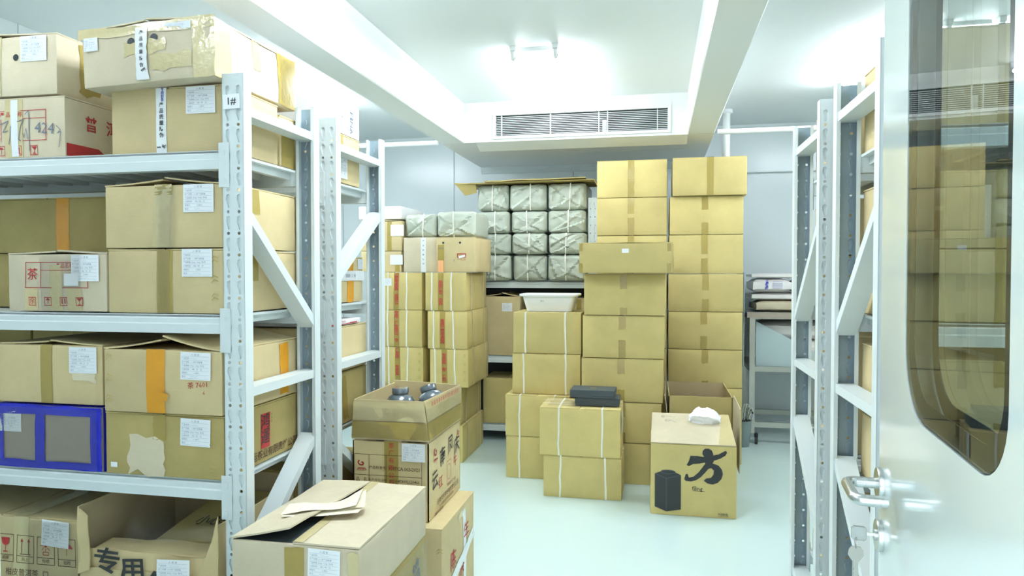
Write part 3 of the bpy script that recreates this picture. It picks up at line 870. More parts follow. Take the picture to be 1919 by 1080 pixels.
c.patch('tape', 'tape_pale', 'right', -.245, -.16, .002, .178, nv=6, ragged=.002, wrinkle=.002); c.patch('tape', 'tape', 'right', .12, .245, .002, .179, nv=6, ragged=.004, wrinkle=.002)
c.patch('tape', 'tape_pale', 'right', -.03, .015, .08, .178, nv=4, ragged=.003); c.patch('film_patch', 'film', 'right', .13, .247, .003, .176, off=.006, nv=8, wrinkle=.006)
c.hole(-.048, .126, .014); c.hole(.034, .130, .014); c.label(-.19, .132, .05); c.label(.115, .160, .09, h=.022)

# ---- middle shelf (third beam from the floor)
c = Carton('carton with a cracked tape seam, middle shelf beside the 1# post, upper one', -1.722, -1.296, 1.925, .44, 1.477, 1.677, lift=.022, wob=.004)
c.tape(.0, .062, full=True, mat='tape_pale', shift=-.05); c.patch('tape', 'tape', 'front', -.028, .034, .165, .196, ragged=.003); c.label(.125, .152, .105)
c.patch('tape', 'tape', 'right', -.09, -.035, .115, .195, nv=4); c.patch('film_patch', 'film', 'front', -.02, .045, .0, .19, off=.004, nv=9, wrinkle=.005)
c = Carton('carton with three joint tabs, middle shelf beside the 1# post, lower one', -1.714, -1.298, 1.925, .44, 1.272, 1.474, wob=.003)
c.tape(.0, .055, full=True, mat='tape'); c.label(.115, .158, .105); c.tabs(.175, (.05, .105, .165)); c.patch('tape', 'tape', 'right', -.10, -.04, .10, .195, nv=4)
c.patch('film_patch', 'film', 'front', -.025, .02, .0, .198, off=.004, nv=9, wrinkle=.004)
c = Carton('carton printed with a red tea character and table, left of the tabbed carton', -2.096, -1.718, 1.925, .20, 1.274, 1.464, mat='card_pale', lift=.010, wob=.003)
k = Ink().frame(-.118, .122, .075, .160, .0022).rect(-.060, -.058, .075, .160).rect(-.058, .07, .132, .134).text('茶', -.09, .118, .042, .004).text('产品名称', .035, .147, .017, .006)
for u in (-.105, -.045, .015, .075): k.frame(u, u + .028, .018, .046, .0022)
k.poly([(-.040, .036), (-.031, .044), (-.022, .036)]).rect(-.032, -.030, .024, .036).rect(.021, .025, .024, .042).rect(.032, .036, .024, .042).poly([(.079, .043), (.099, .043), (.089, .031)]).rect(.088, .090, .022, .032).rect(.083, .095, .020, .023)
k.text('余', -.091, .032, .022, .004)
c.ink(k, 'ink_red')
for u, w in ((-.095, .05), (.0, .05), (.07, .055)): c.patch('tape', 'tape_pale', 'front', u - w / 2, u + w / 2, .002, .075 if u else .15, nv=4)
c.label(.112, .140, .103); c.patch('sticker', 'paper', 'front', .035, .090, .083, .122, off=.0045, nv=2)
c.patch('film_patch', 'film', 'front', -.06, .10, .0, .185, off=.004, nv=9, nu=5, wrinkle=.005)
c = Carton('dark carton with orange tape at the back of the middle shelf, upper', -2.62, -1.735, 2.16, .22, 1.472, 1.672, mat='card_dark')
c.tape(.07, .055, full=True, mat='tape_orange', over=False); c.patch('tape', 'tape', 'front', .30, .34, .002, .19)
c = Carton('dark carton at the back of the middle shelf, lower', -2.62, -1.735, 2.16, .22, 1.272, 1.469, mat='card_dark')

# ---- third shelf
c = Carton('carton with a faded seam tape and pale label, resting on the blue-taped parcel', -2.140, -1.738, 1.925, .44, .972, 1.168, lift=.014, wob=.003, mat='card')
c.tape(-.01, .045, full=True, mat='tape'); c.label(.13, .145, .103); c.patch('torn_patch', 'card_pale', 'front', .09, .175, .075, .115, ragged=.010)
c = Carton('carton with bright orange seam tape and open lid gap, beside the 1# post', -1.716, -1.297, 1.905, .46, .960, 1.163, lift=.042, wob=.003, mat='card')
c.tape(-.02, .066, full=True, mat='tape_orange', over=False, shift=.01, ragged=.002); c.patch('tape', 'tape_orange', 'front', -.005, .03, .045, .068, off=.009, rot=-12)
c.patch('tape', 'tape_orange', 'right', .10, .16, .01, .19, nv=6, ragged=.004); c.label(.122, .152, .104, rot=1)
c.tabs(-.19, (.04, .105, .17)); c.ink(Ink().text('茶 7601', .13, .093, .022, 0, .1).text('6', .15, .07, .018), 'ink_red', name='handwriting')
c.chars('普洱', [(-.20, .13), (-.20, .08)], .04, .004, 'ink_red', 'right')
c = Carton('carton with a torn pale patch in its middle, below the orange-taped carton', -1.722, -1.298, 1.915, .45, .759, .957, mat='card_dark', wob=.003)
c.patch('torn_patch', 'card_pale', 'front', -.125, .005, .004, .115, nu=4, nv=6, ragged=.018); c.patch('tape', 'tape', 'front', -.035, .010, .118, .195, ragged=.004)
c.label(.115, .145, .104, rot=1.5); c.tabs(.17, (.03, .10)); c.patch('sticker', 'paper', 'front', -.190, -.166, .022, .038, off=.002, nv=2)
k = Ink().column('鸿運', .0, .130, .055, .055, .004)
c.ink(Ink().rect(-.028, .028, .048, .165), 'ink_red', 'right'); c.ink(Ink().column('鸿運', -.002, .135, .056, .052, .003), 'ink', 'right', off=.0026)
c.ink(Ink().text('上海鸿运茶业有限责任公司', .015, .028, .033, .012).column('鸿运茶', .036, .155, .008, .012), 'ink_brown', 'right', off=.0026)
# blue parcel
bp = Carton('grey parcel edged with blue tape and wound in clear film, on the third shelf', -2.140, -1.735, 1.92, .40, .760, .966, mat='foam', wob=.006, bulge=.004, flaps=False, cat='parcel', name='taped_parcel')
for a in ((-.202, .202, .176, .206), (-.202, .202, .0, .026), (-.202, -.178, .02, .18), (.160, .202, .02, .18), (-.050, -.012, .02, .18)):
    bp.patch('blue_tape', 'tape_blue', 'front', *a, nu=6, nv=5, ragged=.002, wrinkle=.002, off=.003)
bp.patch('blue_tape', 'tape_blue', 'top', -.202, .202, -.2, .2, nu=5, nv=5); bp.patch('blue_tape', 'tape_blue', 'right', -.2, .2, .0, .205, nu=5, nv=5, wrinkle=.002)
bp.patch('clear_film', 'film', 'front', -.195, .19, .004, .2, nu=8, nv=8, off=.007, wrinkle=.005); bp.label(-.152, .150, .085)

# ---- bottom shelf
c = Carton('large carton printed with handling symbols, on the bottom shelf at the far left', -2.44, -1.845, 1.93, .44, .252, .592, mat='card', wob=.004)
c.tape(.08, .06, full=True, mat='tape_pale'); c.label(.215, .290, .105, rot=3)
k = Ink()
for i, u in enumerate((-.005, .075, .155, .235)):
    k.frame(u, u + .068, .148, .240, .002).rect(u, u + .068, .170, .172)
for u, s in ((.029, '易碎'), (.109, '向上'), (.189, '怕晒'), (.269, '怕雨')): k.text(s, u, .160, .014, .003)
for u in (.095, .122): k.rect(u - .0015, u + .0015, .180, .222)
k.rect(.088, .130, .176, .179)
k.text('柑皮普洱茶  □', .115, .115, .026, .003).text('柑皮红茶      □', .110, .083, .026, .003).text('普洱茶         □', .105, .05, .026, .003)
k.v = [(u - .012, v + .036) for u, v in k.v]; c.ink(k, 'ink_brown')
k = Ink().poly([(.089, .218), (.101, .218), (.095, .230)]).poly([(.116, .218), (.128, .218), (.122, .230)])
k.poly([(.245, .208), (.254, .220), (.269, .225), (.284, .220), (.293, .208)]).rect(.268, .270, .184, .21)
k.poly([(.012, .228), (.046, .228), (.042, .208), (.029, .200), (.016, .208)]).rect(.028, .030, .182, .202).rect(.020, .038, .180, .183)
for a in range(8): k.line([(.189 + .008 * math.cos(a * .785), .212 + .008 * math.sin(a * .785)), (.189 + .022 * math.cos(a * .785), .212 + .022 * math.sin(a * .785))], .0018)
k.poly([(.189 + .006 * math.cos(a * .785), .212 + .006 * math.sin(a * .785)) for a in range(8)]).frame(.178, .200, .180, .192, .002)
k.v = [(u - .012, v + .036) for u, v in k.v]; c.ink(k, 'ink_red')
c.patch('film_patch', 'film', 'front', .10, .295, .14, .33, nu=6, nv=6, off=.004, wrinkle=.006)

def open_carton(label, x0, x1, yf, d, z0, z1, hs=None, mat='card', t=.005, rz=0, group=None, name='open_carton'):
    """open box: four walls whose rims may stand at different heights (front, right, back, left), and a bottom"""
    w, h = x1 - x0, z1 - z0
    root = thing(name, label, 'box', ((x0 + x1) / 2, yf + d / 2, z0), rz=R(rz), group=group)
    hw, hd = w / 2, d / 2
    hs = hs or (h, h, h, h)
    bm = bmesh.new()
    H = lambda i: hs[i]
    walls = (((-hw, -hd), (hw, -hd), hs[3], hs[0], hs[0], hs[1]), ((hw, -hd), (hw, hd), hs[0], hs[1], hs[1], hs[2]),
             ((hw, hd), (-hw, hd), hs[1], hs[2], hs[2], hs[3]), ((-hw, hd), (-hw, -hd), hs[2], hs[3], hs[3], hs[0]))
    rnd = random.Random(int(x0 * 1000))
    for (a, b, h0, h1, h2, h3) in walls:
        n = 8; dx, dy = (b[0] - a[0]), (b[1] - a[1]); L = math.hypot(dx, dy); nx, ny = -dy / L * t, dx / L * t
        prev = None
        for i in range(n + 1):
            f = i / n; hh = h1 + rnd.uniform(-.002, .002)
            p = Vector((a[0] + dx * f, a[1] + dy * f, 0))
            cur = [bm.verts.new(p), bm.verts.new(p + Vector((0, 0, hh))), bm.verts.new(p + Vector((nx, ny, hh))), bm.verts.new(p + Vector((nx, ny, 0)))]
            if prev:
                for k in range(4):
                    f_ = bm.faces.new((prev[k], cur[k], cur[(k + 1) % 4], prev[(k + 1) % 4]))
                    f_.material_index = 1 if k == 2 else 0
            else: bm.faces.new(cur)
            prev = cur
        bm.faces.new(prev[::-1])
    box(bm, -hw + .001, hw - .001, -hd + .001, hd - .001, 0, .004)
    bmesh.ops.recalc_face_normals(bm, faces=bm.faces)
    obj('body', bm, [M[mat], M['card_in']], root)
    return root, hw, hd
def sheet(name, mat, parent, quad, t=.004, nu=6, nv=6, wob=.002, seed=0, bend=None):
    """a board or sheet spanning four corner points (a,b,c,d), given thickness and slight waviness"""
    a, b, c_, d = [Vector(q) for q in quad]; bm = bmesh.new(); r = random.Random(seed)
    n = (b - a).cross(d - a).normalized()
    G = []
    for j in range(nv + 1):
        row = []
        for i in range(nu + 1):
            u, v = i / nu, j / nv
            p = (a * (1 - u) + b * u) * (1 - v) + (d * (1 - u) + c_ * u) * v
            o = noise.noise(p * 9 + Vector((seed, 0, 0))) * wob
            if bend: o += bend(u, v)
            row.append((bm.verts.new(p + n * o), bm.verts.new(p + n * (o - t))))
        G.append(row)
    for j in range(nv):
        for i in range(nu):
            q = [G[j][i], G[j][i + 1], G[j + 1][i + 1], G[j + 1][i]]
            bm.faces.new([x[0] for x in q])
            if abs(t) > .0015: bm.faces.new([x[1] for x in q][::-1])
    if abs(t) <= .0015:
        bmesh.ops.delete(bm, geom=[v for v in bm.verts if not v.link_faces], context='VERTS')
        return obj(name, bm, M[mat] if isinstance(mat, str) else mat, parent, smooth=True, angle=60)
    def side(seq):
        for p, q in zip(seq, seq[1:]): bm.faces.new((p[0], p[1], q[1], q[0]))
    side(G[0]); side([r_[-1] for r_ in G]); side(G[-1][::-1]); side([r_[0] for r_ in G][::-1])
    bmesh.ops.recalc_face_normals(bm, faces=bm.faces)
    return obj(name, bm, M[mat] if isinstance(mat, str) else mat, parent, smooth=True, angle=40)
def print_on(name, k, mat, parent, quad, off=.002):
    """flat print laid on the plane of a quad: u,v in 0..1"""
    a, b, c_, d = [Vector(q) for q in quad]; n = (b - a).cross(d - a).normalized(); bm = bmesh.new()
    vs = [bm.verts.new((a * (1 - u) + b * u) * (1 - v) + (d * (1 - u) + c_ * u) * v + n * off) for u, v in k.v]
    for f in k.f:
        try: bm.faces.new([vs[i] for i in f])
        except ValueError: pass
    return obj(name, bm, M[mat], parent)

# crushed open carton on the bottom shelf
r_, hw, hd = open_carton('crushed open carton with large black characters, on the bottom shelf beside the 1# post', -1.815, -1.312, 1.90, .46, .252, .66, hs=(.205, .37, .40, .40), mat='card')
q = [(-hw + .03, -hd - .004, .08), (hw - .02, -hd - .004, .08), (hw - .03, -hd + .012, .262), (-hw + .035, -hd + .012, .262)]
sheet('front_flap', 'card', r_, q, seed=3, wob=.012, nu=10)
k = Ink().text('专', .15, .62, .30, .02, -.05).text('用', .43, .55, .28, .02, .1).text('箱', .74, .42, .28, .02)
k.v = [((u - .5) * .78 + .44, (v - .5) * 1.5 + .62) for u, v in k.v]
print_on('print', k, 'ink', r_, q, .012)
q = [(-hw + .05, -hd + .015, .262), (hw - .06, -hd + .015, .262), (hw - .06, -hd + .10, .27), (-hw + .05, -hd + .09, .265)]
sheet('front_flap', 'card', r_, q, seed=5, wob=.014)
q = [(-.09, -hd + .09, .235), (hw - .02, -hd + .10, .25), (hw - .02, hd - .02, .335), (-.02, hd - .02, .335)]
sheet('inner_flap', 'card_dark', r_, q, seed=6); print_on('print', Ink().text('小心轻放', .52, .45, .16, .012), 'ink', r_, q, .003)
sheet('torn_side', 'card', r_, [(-hw, -hd, .18), (-hw + .05, -hd - .006, .20), (-hw + .035, -hd - .004, .37), (-hw, -hd, .395)], seed=8, wob=.012)
sheet('torn_side', 'card', r_, [(hw - .07, -hd - .006, .21), (hw, -hd, .19), (hw, -hd, .40), (hw - .02, -hd, .33)], seed=9, wob=.012)
sheet('clear_film', 'film', r_, [(-hw + .09, -hd + .06, .27), (hw - .03, -hd + .05, .30), (hw - .03, -hd + .10, .36), (-hw + .07, -hd + .16, .38)], t=.001, seed=10, wob=.03, nu=10, nv=8)
l = bpy.data.objects.new('shipping_label', LABEL_PAPER); link(l, r_); l.location = (.105, -hd - .016, .218); l.scale = (.115, 1, .10); l.rotation_euler = (R(-6), R(-3), 0)
q = bpy.data.objects.new('label_print', LABEL_PRINTS[1]); link(q, l); q.location = (0, -.0012, 0)

# more boxes farther along the unseen half keep the shelves filled as glimpsed through the frames
# ---- rack directly behind
c = Carton('white printed carton on top of the brown carton, rack behind the 1# rack', -1.70, -1.292, 2.53, .385, 1.982, 2.122, mat='card_white', wob=.003)
c.ink(Ink().text('FL', .10, .085, .05, .004, -1.57).text('INA', .10, .045, .04, .004, -1.57).line(squiggle(3, .05, .03, .11, .02), .002).line(squiggle(4, .05, .05, .12, .015), .002)
      .column('产品质量', .005, .12, .012, .018, .01).column('专用封条', .025, .12, .012, .018, .01), 'ink_soft', 'right')
c.patch('tape', 'tape_white', 'right', -.005, .04, .0, .137, nv=6, off=.0008)
c = Carton('brown carton under the white printed carton, rack behind the 1# rack', -1.70, -1.292, 2.53, .385, 1.776, 1.979)
c.patch('tape', 'tape', 'right', -.03, .02, .10, .20, nv=4); c.label(.02, .06, .07, face='right', h=.085); c.patch('torn_label', 'paper', 'right', -.015, .03, .10, .15, ragged=.01, off=.003)
c = Carton('carton with crossed orange and white tape, rack behind the 1# rack', -1.62, -1.305, 2.69, .28, 1.272, 1.468)
c.patch('tape', 'tape_orange', 'right', -.03, .035, .0, .19, nv=7, ragged=.003); c.patch('printed_tape', 'tape_white', 'right', -.15, .15, .092, .135, nu=8, nv=2, off=.003)
c.ink(Ink().text('IIIIIIII  S  HI', 0, .113, .022, .004), 'ink_soft', 'right', off=.005); c.label(.11, .165, .055, face='right')
c = Carton('pale short carton half hidden behind the second rack\'s brace', -1.60, -1.292, 2.545, .13, 1.272, 1.43, mat='card_pale')
c = Carton('flat white box with a red stripe lying on a carton, second rack', -1.65, -1.292, 2.58, .34, 1.178, 1.20, mat='card_white', flaps=False)
c.ink(Ink().rect(-.15, .12, .003, .009).text('普洱茶 生茶', -.02, .015, .009, .003), 'ink_red', 'right')
c = Carton('carton under the flat white box, second rack', -1.70, -1.292, 2.56, .42, .985, 1.175); c.patch('tape', 'tape', 'right', -.16, -.13, .0, .18)
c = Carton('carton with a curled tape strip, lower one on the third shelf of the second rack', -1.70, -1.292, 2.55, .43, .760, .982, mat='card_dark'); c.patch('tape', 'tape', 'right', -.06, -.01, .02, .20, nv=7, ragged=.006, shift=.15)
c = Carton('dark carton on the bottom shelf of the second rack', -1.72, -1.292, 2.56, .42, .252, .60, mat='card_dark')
for zi, (zb, hh) in enumerate(((.252, .42), (.760, .42), (1.272, .40))):  # cartons added to fill the rack so the shelf gaps look dark
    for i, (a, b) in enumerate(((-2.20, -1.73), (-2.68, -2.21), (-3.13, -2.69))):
        c = Carton('tall dark filler carton darkening gaps behind the 1# rack, %s shelf, %s' % (('bottom', 'third', 'middle')[zi], ('nearest the aisle', 'in the centre', 'by the left wall')[i]), a, b, 2.575, .40, zb, zb + hh, mat='card_dark', group='dark filler cartons deep on the second rack', cuts=3)
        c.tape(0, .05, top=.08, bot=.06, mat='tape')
# ---- foreground floor: carton on a film-wrapped one
c = Carton('film-wrapped carton on the floor under the open-lidded pale carton', -1.130, -.764, 1.71, .525, 0, .510, mat='card_dark', wob=.004)
c.patch('clear_film', 'film', 'right', -.26, .26, .01, .50, nu=8, nv=8, off=.006, wrinkle=.008); c.patch('clear_film', 'film', 'front', -.18, .18, .01, .50, nu=8, nv=8, off=.006, wrinkle=.008)
c.ink(Ink().text('普', .18, .42, .08, .01, .3), 'ink_soft', 'right')
c = Carton('large pale carton with a lifted lid flap, in the left foreground', -1.134, -.760, 1.70, .543, .513, .672, mat='card_pale', wob=.003, bulge=.002, flaps=False)
s = c; hw, hd = c.w / 2, c.d / 2
sheet('flap', 'card_pale', c.root, [(-.004, -hd + .001, s.h + .001), (hw, -hd + .001, s.h + .001), (hw, hd - .002, s.h + .001), (-.010, hd - .002, s.h + .003)], t=-.005, seed=1, wob=.0015)
sheet('flap', 'card_pale', c.root, [(-hw, -hd + .001, s.h), (-.014, -hd + .006, s.h + .026), (-.012, hd - .002, s.h + .008), (-hw, hd - .002, s.h)], t=-.005, seed=2, wob=.003,
      bend=lambda u, v: .012 * u * (1 - v))
sheet('gap_shade_sheet', 'dark', c.root, [(-hw + .01, -hd + .006, s.h + .0005), (hw - .01, -hd + .006, s.h + .0005), (hw - .01, hd - .01, s.h + .0005), (-hw + .01, hd - .01, s.h + .0005)], t=.001, wob=0, nu=1, nv=1)  # black sheet, the shade inside the carton put into colour
sheet('tape', 'tape_pale', c.root, [(-.003, -hd, s.h + .0075), (.026, -hd, s.h + .0075), (.020, hd, s.h + .009), (-.010, hd, s.h + .0095)], t=.0005, wob=.001, nv=8, seed=4)
c.patch('tape', 'tape', 'front', -.027, .030, .002, .152, nv=5, ragged=.002); c.patch('tape', 'tape_pale', 'front', .155, .185, .0, .15, nv=5, ragged=.003)
c.label(.088, .116, .092, rot=1.5)
# folded kraft paper on it
pp = thing('folded_paper', 'crumpled folded sheet of light kraft paper lying on the pale foreground carton', 'paper', (-.965, 1.905, .693), rz=R(24))
sheet('lower_sheet', 'kraft_light', pp, [(-.115, -.045, .003), (.10, -.052, .004), (.125, .03, .004), (-.10, .035, .003)], t=.001, wob=.005, seed=11, nu=10)
sheet('upper_sheet', 'kraft_light', pp, [(-.118, -.030, .010), (.095, -.030, .012), (.115, .042, .014), (-.10, .040, .008)], t=.001, wob=.012, seed=12, nu=10, nv=8, bend=lambda u, v: .018 * max(0, u - .75) * 4 * (.4 + v))
sheet('crumpled_end', 'kraft_light', pp, [(.075, -.02, .015), (.118, -.025, .022), (.125, .035, .045), (.085, .03, .018)], t=.001, wob=.03, seed=13, nu=8, nv=8)

# ---- jar carton on a lower carton
c = Carton('carton with white tape crossed over red writing, on the floor under the jar carton', -1.212, -.815, 2.593, .49, 0, .398, mat='card', wob=.002)
c.tape(0, .055, top=None, full=True, mat='tape_pale'); c.tabs(.19, (.10, .20, .31)); c.patch('tape', 'tape_pale', 'right', -.02, .06, .355, .377, nv=2)
c.patch('tape', 'tape_white', 'right', .05, .095, .0, .375, nv=9, ragged=.002); c.patch('tape', 'tape_white', 'right', -.20, .235, .15, .20, nu=10, nv=3, rot=14, ragged=.004, off=.003)
c.chars('陈年红茶普', [(-.10, .215), (.10, .265), (-.10, .10), (.02, .14), (.0, .04)], .085, .004, 'ink_red', 'right', name='handwriting')

r_, hw, hd = open_carton('open carton of dark jars printed with tea company text, extended by taped-up flaps', -1.212, -.888, 2.652, .455, .4005, .715)
# upright flaps wrapped with tape above the fold
Z1, Z2 = .322, .482
def collar(pts0, pts1, name, mat, seed):
    for i in range(4):
        a, b = pts0[i], pts0[(i + 1) % 4]; c2, d2 = pts1[(i + 1) % 4], pts1[i]
        sheet(name, mat, r_, [(*a, Z1), (*b, Z1), (*c2, Z2 + (.012 if i == 2 else 0)), (*d2, Z2 + (.012 if i in (2, 3) and False else 0))], t=.005, seed=seed + i, wob=.002, nu=8, nv=5)
b0 = [(-hw - .003, -hd - .003), (hw + .003, -hd - .003), (hw + .003, hd + .003), (-hw - .003, hd + .003)]
b1 = [(-hw + .004, -hd + .006), (hw - .022, -hd + .010), (hw + .004, hd - .004), (-hw + .004, hd - .004)]
collar(b0, b1, 'upright_flap', 'card', 20)
for nm_, mt, v0, v1, off_, sd_ in (('tape', 'tape_pale', Z1 + .078, Z2 - .006, .004, 31), ('tape', 'tape', Z1 + .008, Z1 + .074, .0045, 32), ('clear_film', 'film', Z1 - .004, Z2 - .03, .009, 34)):
    f0, f1 = (v0 - Z1) / (Z2 - Z1), (v1 - Z1) / (Z2 - Z1)
    def P_(i, f): 
        a_, b_ = b0[i], b1[i]; return (a_[0] * (1 - f) + b_[0] * f, a_[1] * (1 - f) + b_[1] * f)
    film_ = mt == 'film'
    for (i, j), (ox_, oy_) in (((0, 1), (0, -off_)), ((1, 2), (off_, 0))):
        sheet(nm_, mt, r_, [(P_(i, f0)[0] + ox_, P_(i, f0)[1] + oy_, v0), (P_(j, f0)[0] + ox_, P_(j, f0)[1] + oy_, v0), (P_(j, f1)[0] + ox_, P_(j, f1)[1] + oy_, v1), (P_(i, f1)[0] + ox_, P_(i, f1)[1] + oy_, v1)],
              t=.0006, seed=sd_ + i, wob=.012 if film_ else .0015, nu=16 if film_ else 8, nv=8)
k = Ink()
for i in range(13): k.text('封箱专用'[i % 4], -.17 + i * .028, 0, .022, .006)
bm = bmesh.new(); vs = [bm.verts.new((hw - .003 + (u + .2) * .03, u, Z2 - .018 + v)) for u, v in k.v]
for f in k.f: bm.faces.new([vs[i] for i in f])
obj('print', bm, M['ink_red'], r_)
fq = [(-hw, -hd, 0), (hw, -hd, 0), (hw, -hd, .32), (-hw, -hd, .32)]
W_, H_ = 2 * hw, .32
def onfront(k, mat, off=.003, name='print'):
    kk = Ink(); kk.v = [((u + hw) / W_, v / H_) for u, v in k.v]; kk.f = k.f
    return print_on(name, kk, mat, r_, fq, off)
sheet('tape', 'tape', r_, [(-.025, -hd - .002, .01), (.035, -hd - .002, .01), (.035, -hd - .002, .32), (-.025, -hd - .002, .32)], t=.0006, wob=.0005, nv=8, seed=41)
k = Ink().frame(-.155, .135, .10, .262, .0018).rect(-.155, .135, .176, .178).rect(-.155, .135, .137, .139).rect(-.091, -.089, .10, .262).rect(-.018, -.016, .10, .262)
k.text('产品标准号', -.054, .208, .0145, .004).text('YNTCA 003-2021', .060, .207, .021, .004, spacing=.86).text('品   名', -.123, .157, .018, .004).text('生产许可证号', -.054, .157, .0135, .004).text('SC11453092120466', .062, .157, .018, .004, spacing=.86).text('净含量', -.123, .119, .016, .004)
onfront(k, 'ink_brown')
def swirl(k, u, v, r):
    p = [(u + r * (1 - a / 9) * math.cos(a * .8 + 2.2), v + .8 * r * (1 - a / 9) * math.sin(a * .8 + 2.2)) for a in range(9)]
    k.line(p, r * .28)
    k.line([(u - r * .9, v - r * 1.2), (u + r * .9, v - r * 1.2)], r * .18)
    return k
k = swirl(Ink(), -.122, .225, .018); k.text('凤庆茶叶', -.122, .196, .011, .004); onfront(k, 'ink_red')
onfront(Ink().column('茶厂有限公司专用', .006, .30, .024, .030, .006), 'ink_red', .005)
l = bpy.data.objects.new('shipping_label', LABEL_PAPER); link(l, r_); l.location = (.100, -hd - .006, .277); l.scale = (.098, 1, .088)
q = bpy.data.objects.new('label_print', LABEL_PRINTS[2]); link(q, l); q.location = (0, -.0012, 0)
rq = [(hw, -hd, 0), (hw, hd, 0), (hw, hd, .32), (hw, -hd, .32)]
D_ = 2 * hd
def onright(k, mat, off=.003):
    kk = Ink(); kk.v = [((u + hd) / D_, v / H_) for u, v in k.v]; kk.f = k.f
    return print_on('print', kk, mat, r_, rq, off)
for ch, u, v in (('云', -.150, .145), ('南', -.045, .215), ('凤', .070, .240), ('庆', .165, .215)): onright(Ink().text(ch, u, v, .082, .006, .12), 'ink')
k = Ink().text('红', -.075, .115, .055, .002, .1).text('牛', .14, .150, .055, .002, .1).frame(.01, .075, .08, .18, .002)
k.line([(.042 + .026 * math.cos(a / 2), .13 + .034 * math.sin(a / 2)) for a in range(14)], .002); swirl(k, -.14, .262, .026); k.text('凤庆茶叶', -.14, .226, .014, .004); swirl(k, .19, .27, .02)
onright(k, 'ink_red')
onright(Ink().text('云南凤庆茶叶有限责任公司', .03, .045, .026, .004).text('厂址:云南省临沧市凤庆县滇红路', .0, .022, .015, .002).text('质量安全 服务热线', -.10, .005, .014, .002).text('凤庆滇红生态产业园', .08, .075, .014, .002), 'ink_brown')
# jars
def jar(label, loc, rot, s=1.0):
    t = thing('tea_jar', label, 'jar', loc, group='dark jars in the open carton', rot=rot)
    bm = bmesh.new(); lathe(bm, [(0, 0), (.052, 0), (.060, .010), (.062, .05), (.060, .075), (.050, .092), (.034, .102), (.033, .110), (0, .110)], 28); obj('jar_body', bm, M['glossblack'], t, smooth=True)
    bm = bmesh.new(); lathe(bm, [(.0355, .104), (.0375, .106), (.0375, .126), (.035, .130), (0, .130)], 28); obj('lid', bm, M['glossblack'], t, smooth=True)
    return t
fl = thing('packing_board', 'cardboard layer inside the open carton that the jars rest on', 'board', (-1.05, 2.88, .680))
obj('board', mbox(-.150, .150, -.20, .20, 0, .005), M['card_in'], fl)
jar('dark shrink-wrapped jar standing upright in the open carton', (-1.100, 2.90, .765), (0, 0, .3))
jar('dark shrink-wrapped jar tilted to the left in the open carton', (-.965, 2.98, .770), (R(-8), R(-20), 0))
jar('low-lying dark jar at the left rim of the open carton', (-1.140, 2.795, .712), (R(22), 0, R(20)))
jar('low-lying dark jar at the front rim of the open carton', (-.985, 2.815, .704), (R(24), 0, R(-20)))

# ================================================================== LEFT FLOOR STACKS (strapped cartons with red tape)
def strapped(label, x0, x1, yf, d, z0, z1, us=(-.085, .075), side=(), red=True, group=None, rz=0, tape_u=-.02, tabs=False, mat='card_y'):
    c = Carton(label, x0, x1, yf, d, z0, z1, rz=rz, bulge=.006, group=group, mat=mat)
    if red:
        c.tape(tape_u, .042, full=True, mat='tape', shift=c.r.uniform(-.03, .03), over=False)
        n = int((z1 - z0 - .03) / .026); s0 = c.r.randrange(8)
        k = Ink()
        for i in range(n):
            if c.r.random() < .82: k.text('茶厂有限公司专用'[(i + s0) % 8], tape_u, z1 - z0 - .022 - i * .026, .033, .022)
        c.ink(k, 'ink_red', off=.0035)
    c.strap(us, side=side)
    if tabs: c.tabs(x1 - x0 - (x1 - x0) / 2 - .03, (.05, .11, .17, .23))
    return c
G2 = 'strapped cartons with red printed tape in the left floor stacks'
zs = [0, .276, .556, .838, 1.118, 1.402]
nm = ['bottom', 'second from the bottom', 'middle', 'second from the top', 'top']
colB = [(-1.695, -1.388, 4.93), (-1.695, -1.405, 4.93), (-1.640, -1.345, 4.93), (-1.657, -1.352, 4.93), (-1.674, -1.362, 4.93)]
for i, (a, b, y) in enumerate(colB):
    strapped('%s white-strapped carton of the floor stack directly left of the back rack' % nm[i], a, b, y, .62, zs[i], zs[i + 1] - .002, us=(-.11, .02, ) if i < 1 else (-.105, .045), side=(-.17, .20), group=G2, tape_u=-.035 if i > 1 else -.09, tabs=i in (1, 2))
for i in range(5):
    c = strapped('%s white-strapped carton of the outer stack beside the second rack' % nm[i], -2.062 - .004 * (i % 2), -1.722 + (.008 if i < 3 else 0), 5.0, .50, zs[i], zs[i + 1] - .002, us=(-.10, .05), group=G2, tape_u=-.03, tabs=i == 2)
    if i == 4: c.label(-.105, .21, .07)
# on top of them
c = Carton('pale carton with a white printed seam tape, on the left strapped stack', -1.868, -1.600, 5.0, .40, 1.404, 1.662, bulge=.004, mat='card_pale', flaps=False)
c.patch('printed_tape', 'tape_white', 'front', .005, .045, .0, .256, nv=9); c.ink(Ink().column('产品质量防伪', .025, .23, .014, .034, .01), 'ink_soft', off=.004)
c = Carton('carton with two round hand holes and an orange sticker, on the left strapped stack', -1.594, -1.298, 4.95, .50, 1.404, 1.660, mat='card', wob=.002)
c.hole(-.094, .214, .0085); c.hole(.034, .214, .0085); c.patch('tape', 'tape_pale', 'front', -.035, .012, .19, .255); c.patch('tape', 'tape', 'front', -.135, -.088, .0, .20)
c.patch('sticker', 'orange_paper', 'front', -.133, -.090, .0, .085, off=.003); c.patch('sticker', 'paper', 'front', .025, .075, .105, .120, off=.004, rot=14, nv=2)
c.ink(Ink().frame(.012, .08, .105, .135, .006).text('一 九 六', .045, .088, .018, .004), 'ink_red'); c.ink(Ink().text('19020', -.112, .172, .02, .002).text('T', -.01, .08, .02, .004), 'ink_soft')
